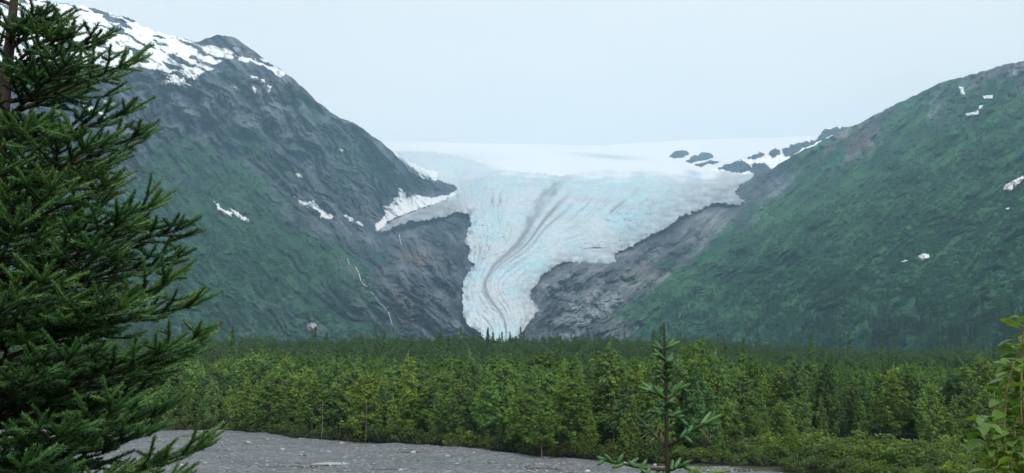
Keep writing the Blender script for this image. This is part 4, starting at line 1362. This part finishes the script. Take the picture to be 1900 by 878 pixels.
def young_spruce():
    rg = np.random.default_rng(33)
    Y0 = 4.6

    def at(px, py, dY=0.0): return ray_point(px, py, Y0 + dY)
    foot = at(1240, 900); gz = float(ground_z(foot[0], Y0))
    base = np.array([foot[0], Y0, gz - .05])
    e = empty('young_spruce', tuple(base), 'slender young spruce with sparse whorls and a bare leader before the forest', 'tree')
    a = Acc()
    stem = np.array([base, at(1240, 900), at(1237, 832), at(1236, 739), at(1234, 665), at(1233, 640), at(1232, 602)]) - base
    a.tube(stem, [.020, .0125, .0098, .0078, .006, .005, .003], 8)
    obj('stem', a.mesh('stem', True), plain_rough('young_bark', (.016, .016, .010), (.045, .042, .026), 60.0, .3, .003), e)
    n = Acc()
    needles(n, stem[2:6], stem[3:7] - stem[2:6], np.linalg.norm(stem[3:7] - stem[2:6], axis=1), rg, nlen=.015, width=.0032, dens=1500, fresh=np.array([.3, .5, .65, .75]), tilt=1.1, upbias=.1)
    obj('needles', n.mesh('needles'), M_NEEDLE, e)
    # (points of the limb, shoots along it as (pixel from, pixel to, freshness))
    LIMBS = [
        ([(1233, 648), (1246, 641)], [((1240, 645), (1262, 634), .75), ((1238, 646), (1252, 628), .6)]),
        ([(1233, 650), (1222, 645)], [((1226, 647), (1210, 641), .5), ((1225, 648), (1216, 634), .5)]),
        ([(1234, 668), (1222, 660)], [((1230, 665), (1212, 648), .6), ((1228, 664), (1214, 657), .7)]),
        ([(1234, 672), (1243, 664)], [((1237, 670), (1247, 660), .55)]),
        ([(1234, 692), (1224, 682)], [((1230, 690), (1217, 676), .6), ((1230, 691), (1217, 688), .5)]),
        ([(1235, 698), (1244, 690)], [((1238, 696), (1249, 686), .6)]),
        ([(1235, 716), (1226, 706)], [((1231, 712), (1224, 704), .5), ((1231, 713), (1240, 704), .55)]),
        ([(1235, 739), (1220, 731), (1204, 725)], [((1222, 732), (1187, 718), .7), ((1218, 730), (1190, 709), .75), ((1212, 729), (1206, 710), .6), ((1224, 733), (1214, 715), .55), ((1206, 726), (1186, 727), .6), ((1228, 736), (1222, 720), .5)]),
        ([(1235, 740), (1250, 730), (1266, 718)], [((1252, 728), (1266, 707), .65), ((1258, 724), (1280, 712), .75), ((1264, 719), (1276, 728), .55), ((1244, 734), (1256, 714), .5), ((1246, 733), (1237, 716), .45)]),
        ([(1236, 768), (1222, 764), (1208, 764)], [((1222, 764), (1196, 776), .55), ((1226, 765), (1200, 764), .6), ((1224, 764), (1212, 755), .5), ((1230, 766), (1216, 772), .45), ((1218, 764), (1206, 782), .4)]),
        ([(1236, 770), (1254, 772), (1268, 780)], [((1250, 771), (1284, 796), .55), ((1246, 771), (1264, 763), .5), ((1256, 774), (1270, 772), .5), ((1262, 776), (1276, 790), .45)]),
        ([(1237, 832), (1222, 815), (1204, 795), (1186, 778)], [((1192, 784), (1177, 769), .6), ((1206, 797), (1184, 788), .4), ((1212, 803), (1186, 819), 1.0), ((1214, 806), (1200, 800), 1.0), ((1222, 814), (1206, 822), 1.0), ((1218, 810), (1222, 794), .97), ((1224, 816), (1232, 800), .97)]),
        ([(1237, 830), (1262, 815), (1284, 800), (1306, 786)], [((1302, 789), (1340, 769), .8), ((1300, 790), (1318, 765), .75), ((1306, 787), (1334, 786), .6), ((1288, 797), (1302, 797), .5), ((1294, 796), (1316, 819), 1.0), ((1270, 809), (1284, 822), .5), ((1262, 814), (1274, 797), .5), ((1276, 805), (1284, 790), .6)]),
        ([(1238, 872), (1206, 870), (1160, 862), (1124, 855)], [((1128, 856), (1108, 848), .7), ((1136, 858), (1122, 843), .65), ((1146, 860), (1156, 843), .6), ((1156, 862), (1136, 868), .6), ((1166, 864), (1184, 850), .65), ((1180, 867), (1166, 856), .7), ((1190, 868), (1200, 853), .6), ((1205, 870), (1190, 878), .6), ((1120, 854), (1110, 862), .6)]),
        ([(1238, 874), (1256, 868), (1272, 860)], [((1252, 869), (1262, 851), .7), ((1262, 866), (1282, 854), .75), ((1266, 864), (1280, 872), .6), ((1246, 872), (1248, 855), .6), ((1256, 868), (1276, 862), .7)]),
        ([(1239, 890), (1215, 884), (1190, 880)], [((1210, 883), (1188, 870), .65), ((1200, 882), (1206, 866), .65), ((1220, 886), (1222, 868), .6), ((1228, 887), (1236, 870), .55)]),
    ]
    for (py, sd, ln_) in [(656, -1, 17), (676, 1, 15), (684, 1, 13), (703, -1, 16), (709, 1, 14), (756, -1, 18), (752, 1, 17)]:
        x0 = 1232 + 5 * (py - 602) / 230.0
        LIMBS.append(([(x0, py), (x0 + sd * ln_ * .4, py - ln_ * .3)], [((x0 + sd * 3, py - 3), (x0 + sd * ln_, py - ln_ * .75), .5), ((x0 + sd * ln_ * .3, py - ln_ * .2), (x0 + sd * ln_ * 1.05, py - ln_ * .25), .46)]))
    for i, (pts, shoots) in enumerate(LIMBS):
        dY = [0.0, .08, -.1, .05, -.06][i % 5]
        w_ = Acc(); n_ = Acc()
        P = [at(px, py, dY * k / max(1, len(pts) - 1)) - base for k, (px, py) in enumerate(pts)]
        ln = np.linalg.norm(np.array(P[-1]) - P[0])
        w_.tube(P, np.linspace(.004 + .02 * ln, .0025, len(P)), 6)
        SP, SD, SL, SF = [], [], [], []
        for k in range(len(P) - 1):
            if k >= len(P) - 3:
                SP.append(P[k]); SD.append(P[k + 1] - P[k]); SL.append(np.linalg.norm(P[k + 1] - P[k])); SF.append(.32)
        DEAD = []
        for (qa, qb, fr) in shoots:
            j = rg.uniform(-.05, .05)
            A_ = at(*qa, dY * .6) - base; B_ = at(*qb, dY * .6 + j) - base
            if fr > .95:
                DEAD.append((A_, B_)); continue
            w_.tube([A_, A_ * .4 + B_ * .6], [.003, .002], 4)
            SP.append(A_); SD.append(B_ - A_); SL.append(np.linalg.norm(B_ - A_)); SF.append(fr)
        SL = np.array(SL)
        if len(SP): shoot_bodies(n_, SP, SD, SL, np.array(SF) + .18, .0095)
        if len(SP): needles(n_, np.array(SP), np.array(SD), SL, rg, nlen=.0125, width=.003, dens=2400, fresh=np.array(SF) + .26, tilt=.85, upbias=.25)
        br = obj('branch', w_.mesh('branch', True), M_TWIG, e)
        if n_.V: obj('needles', n_.mesh('needles'), M_NEEDLE, br)
        if DEAD:
            dn = Acc()
            for A_, B_ in DEAD:
                pts_ = curve(A_, B_, -.012, 6)
                dn.tube(pts_, [.004, .0042, .004, .0036, .003, .0015], 5, va=1.0)
                needles(dn, pts_[1:5], pts_[2:6] - pts_[1:5], .012, rg, nlen=.009, width=.002, dens=700, fresh=.93, tilt=1.4)
            w2 = obj('dead_shoots', dn.mesh('dead_shoots', True), plain_rough('dry_brown_shoot', (.13, .085, .04), (.24, .17, .085), 60.0, .2, .002), br)
            w2['label'] = 'brown drooping dead shoots'


young_spruce()


# ------------------------------------------------------------------ leafy shrub at the right edge
def leaf_shape():
    """a pointed oval leaf, folded along its midrib; x along, y across"""
    t = np.array([0, .12, .3, .5, .7, .88, 1.0]); wdt = np.array([.0, .16, .27, .30, .24, .12, 0.0])
    V = []; 
    for x, w_ in zip(t, wdt):
        zc = -.22 * x * x
        V += [(x, -w_, zc + .10 * w_ / .3), (x, 0, zc), (x, w_, zc + .10 * w_ / .3)]
    V = np.array(V)
    q = []
    for i in range(6):
        for j in range(2):
            a0 = i * 3 + j
            q.append((a0, a0 + 1, a0 + 4, a0 + 3))
    return V, np.array(q)


b = NB('willow_leaf')
t = b.attr('tint')
geo = b.n('ShaderNodeNewGeometry')
top = b.ramp(t, [(0, (.07, .14, .02)), (.5, (.14, .24, .03)), (.8, (.22, .32, .045)), (1, (.36, .44, .16))])
c = b.mix(geo.outputs['Backfacing'], top, (.11, .20, .045))
b.l(c, b.b.inputs['Base Color']); b.b.inputs['Roughness'].default_value = .42
tr = b.n('ShaderNodeBsdfTranslucent'); ms = b.n('ShaderNodeMixShader'); ms.inputs['Fac'].default_value = .35
b.l(b.mix(1.0, c, (1.1, 1.25, .5), 'MULTIPLY'), tr.inputs['Color'])
b.l(b.b.outputs[0], ms.inputs[1]); b.l(tr.outputs[0], ms.inputs[2]); b.l(ms.outputs[0], b.out.inputs['Surface'])
M_WILLOW = b.m
M_GREENSTEM = plain_rough('green_stem', (.12, .11, .05), (.22, .20, .09), 50.0, .2, .003)


def leafy_shrub():
    rg = np.random.default_rng(9)
    Y0 = 3.3

    def at(px, py, dY=0.0): return ray_point(px, py, Y0 + dY)
    foot = at(1890, 1000); gz = float(ground_z(foot[0], Y0))
    base = np.array([foot[0] + .03, Y0, gz - .03])
    e = empty('leafy_shrub', tuple(base), 'bright green broad-leaved shrub cut off by the right edge', 'shrub')
    LV, LQ = leaf_shape()
    STEMS = [([(1905, 1000), (1898, 860), (1893, 740), (1897, 640), (1902, 590)], 0.0, 36), ([(1900, 1000), (1872, 880), (1862, 800), (1868, 720), (1882, 670)], -.05, 34), ([(1895, 1000), (1850, 890), (1836, 830), (1826, 790), (1822, 770)], -.1, 24),
             ([(1910, 1000), (1915, 850), (1912, 700), (1908, 610)], .12, 36), ([(1902, 1000), (1880, 900), (1874, 850), (1884, 800)], -.15, 26), ([(1890, 1000), (1862, 915), (1850, 885), (1842, 868)], -.2, 14), ([(1915, 1000), (1925, 830), (1920, 720), (1906, 660)], .05, 32),
             ([(1908, 1000), (1902, 800), (1896, 700), (1890, 640)], .02, 34), ([(1912, 1000), (1888, 880), (1878, 780), (1886, 700)], .08, 34), ([(1900, 1000), (1868, 930), (1850, 850), (1846, 815)], .03, 24)]
    for pts, dY, nl in STEMS:
        P = np.array([at(px, py, dY * k / 3) for k, (px, py) in enumerate(pts)]) - base
        tt = np.linspace(0, len(P) - 1, 14)
        C = np.stack([np.interp(tt, range(len(P)), P[:, i]) for i in range(3)], -1)
        w_ = Acc(); w_.tube(C, np.linspace(.006, .0018, 14), 6)
        f_ = Acc()
        for k in range(nl):
            s = (k + rg.uniform(.1, .9)) / nl
            s = .18 + .82 * s
            c0 = np.array([np.interp(s * 13, range(14), C[:, i]) for i in range(3)])
            th = k * 2.4 + rg.normal(0, .5)
            d = unit(np.array([math.cos(th) * .9 - .25, math.sin(th) * .7 - .15, rg.uniform(-.45, .55)]))
            L_ = rg.uniform(.05, .085) * (1.05 - .25 * s)
            pet = c0 + d * .018
            w_.tube([c0, pet], [.0013, .001], 4)
            side = unit(np.cross([0, 0, 1], d) + rg.normal(0, .3, 3)); side = unit(side - (side @ d) * d)
            nrm = np.cross(d, side)
            V = pet + L_ * (LV[:, :1] * d + LV[:, 1:2] * side * rg.uniform(.85, 1.1) + LV[:, 2:3] * nrm * rg.uniform(.3, 1.6))
            f_.add(V, LQ, va=np.clip(rg.normal(.5, .22), 0, 1))
        br = obj('stem', w_.mesh('stem', True), M_GREENSTEM, e)
        obj('leaves', f_.mesh('leaves', True), M_WILLOW, br)


leafy_shrub()

# ------------------------------------------------------------------ air: one even haze box
V = np.array([(x, y, z) for z in (-2.5, 2100) for y in (-320, 9600) for x in (-6400, 6400)], float)
q = np.array([(0, 2, 3, 1), (4, 5, 7, 6), (0, 1, 5, 4), (2, 6, 7, 3), (0, 4, 6, 2), (1, 3, 7, 5)])
hm = bpy.data.materials.new('haze'); hm.use_nodes = True
hn = hm.node_tree
for x in list(hn.nodes): hn.nodes.remove(x)
ho = hn.nodes.new('ShaderNodeOutputMaterial'); hv = hn.nodes.new('ShaderNodeVolumePrincipled')
hv.inputs['Color'].default_value = (.46, .74, .95, 1)
hv.inputs['Density'].default_value = 0.00009
hv.inputs['Density Attribute'].default_value = ''
hv.inputs['Anisotropy'].default_value = 0.1
hn.links.new(hv.outputs[0], ho.inputs['Volume'])
try: hm.cycles.homogeneous_volume = True
except Exception: pass
hz = obj('haze', make_mesh('haze', V, [q]), hm)
hz['kind'] = 'stuff'
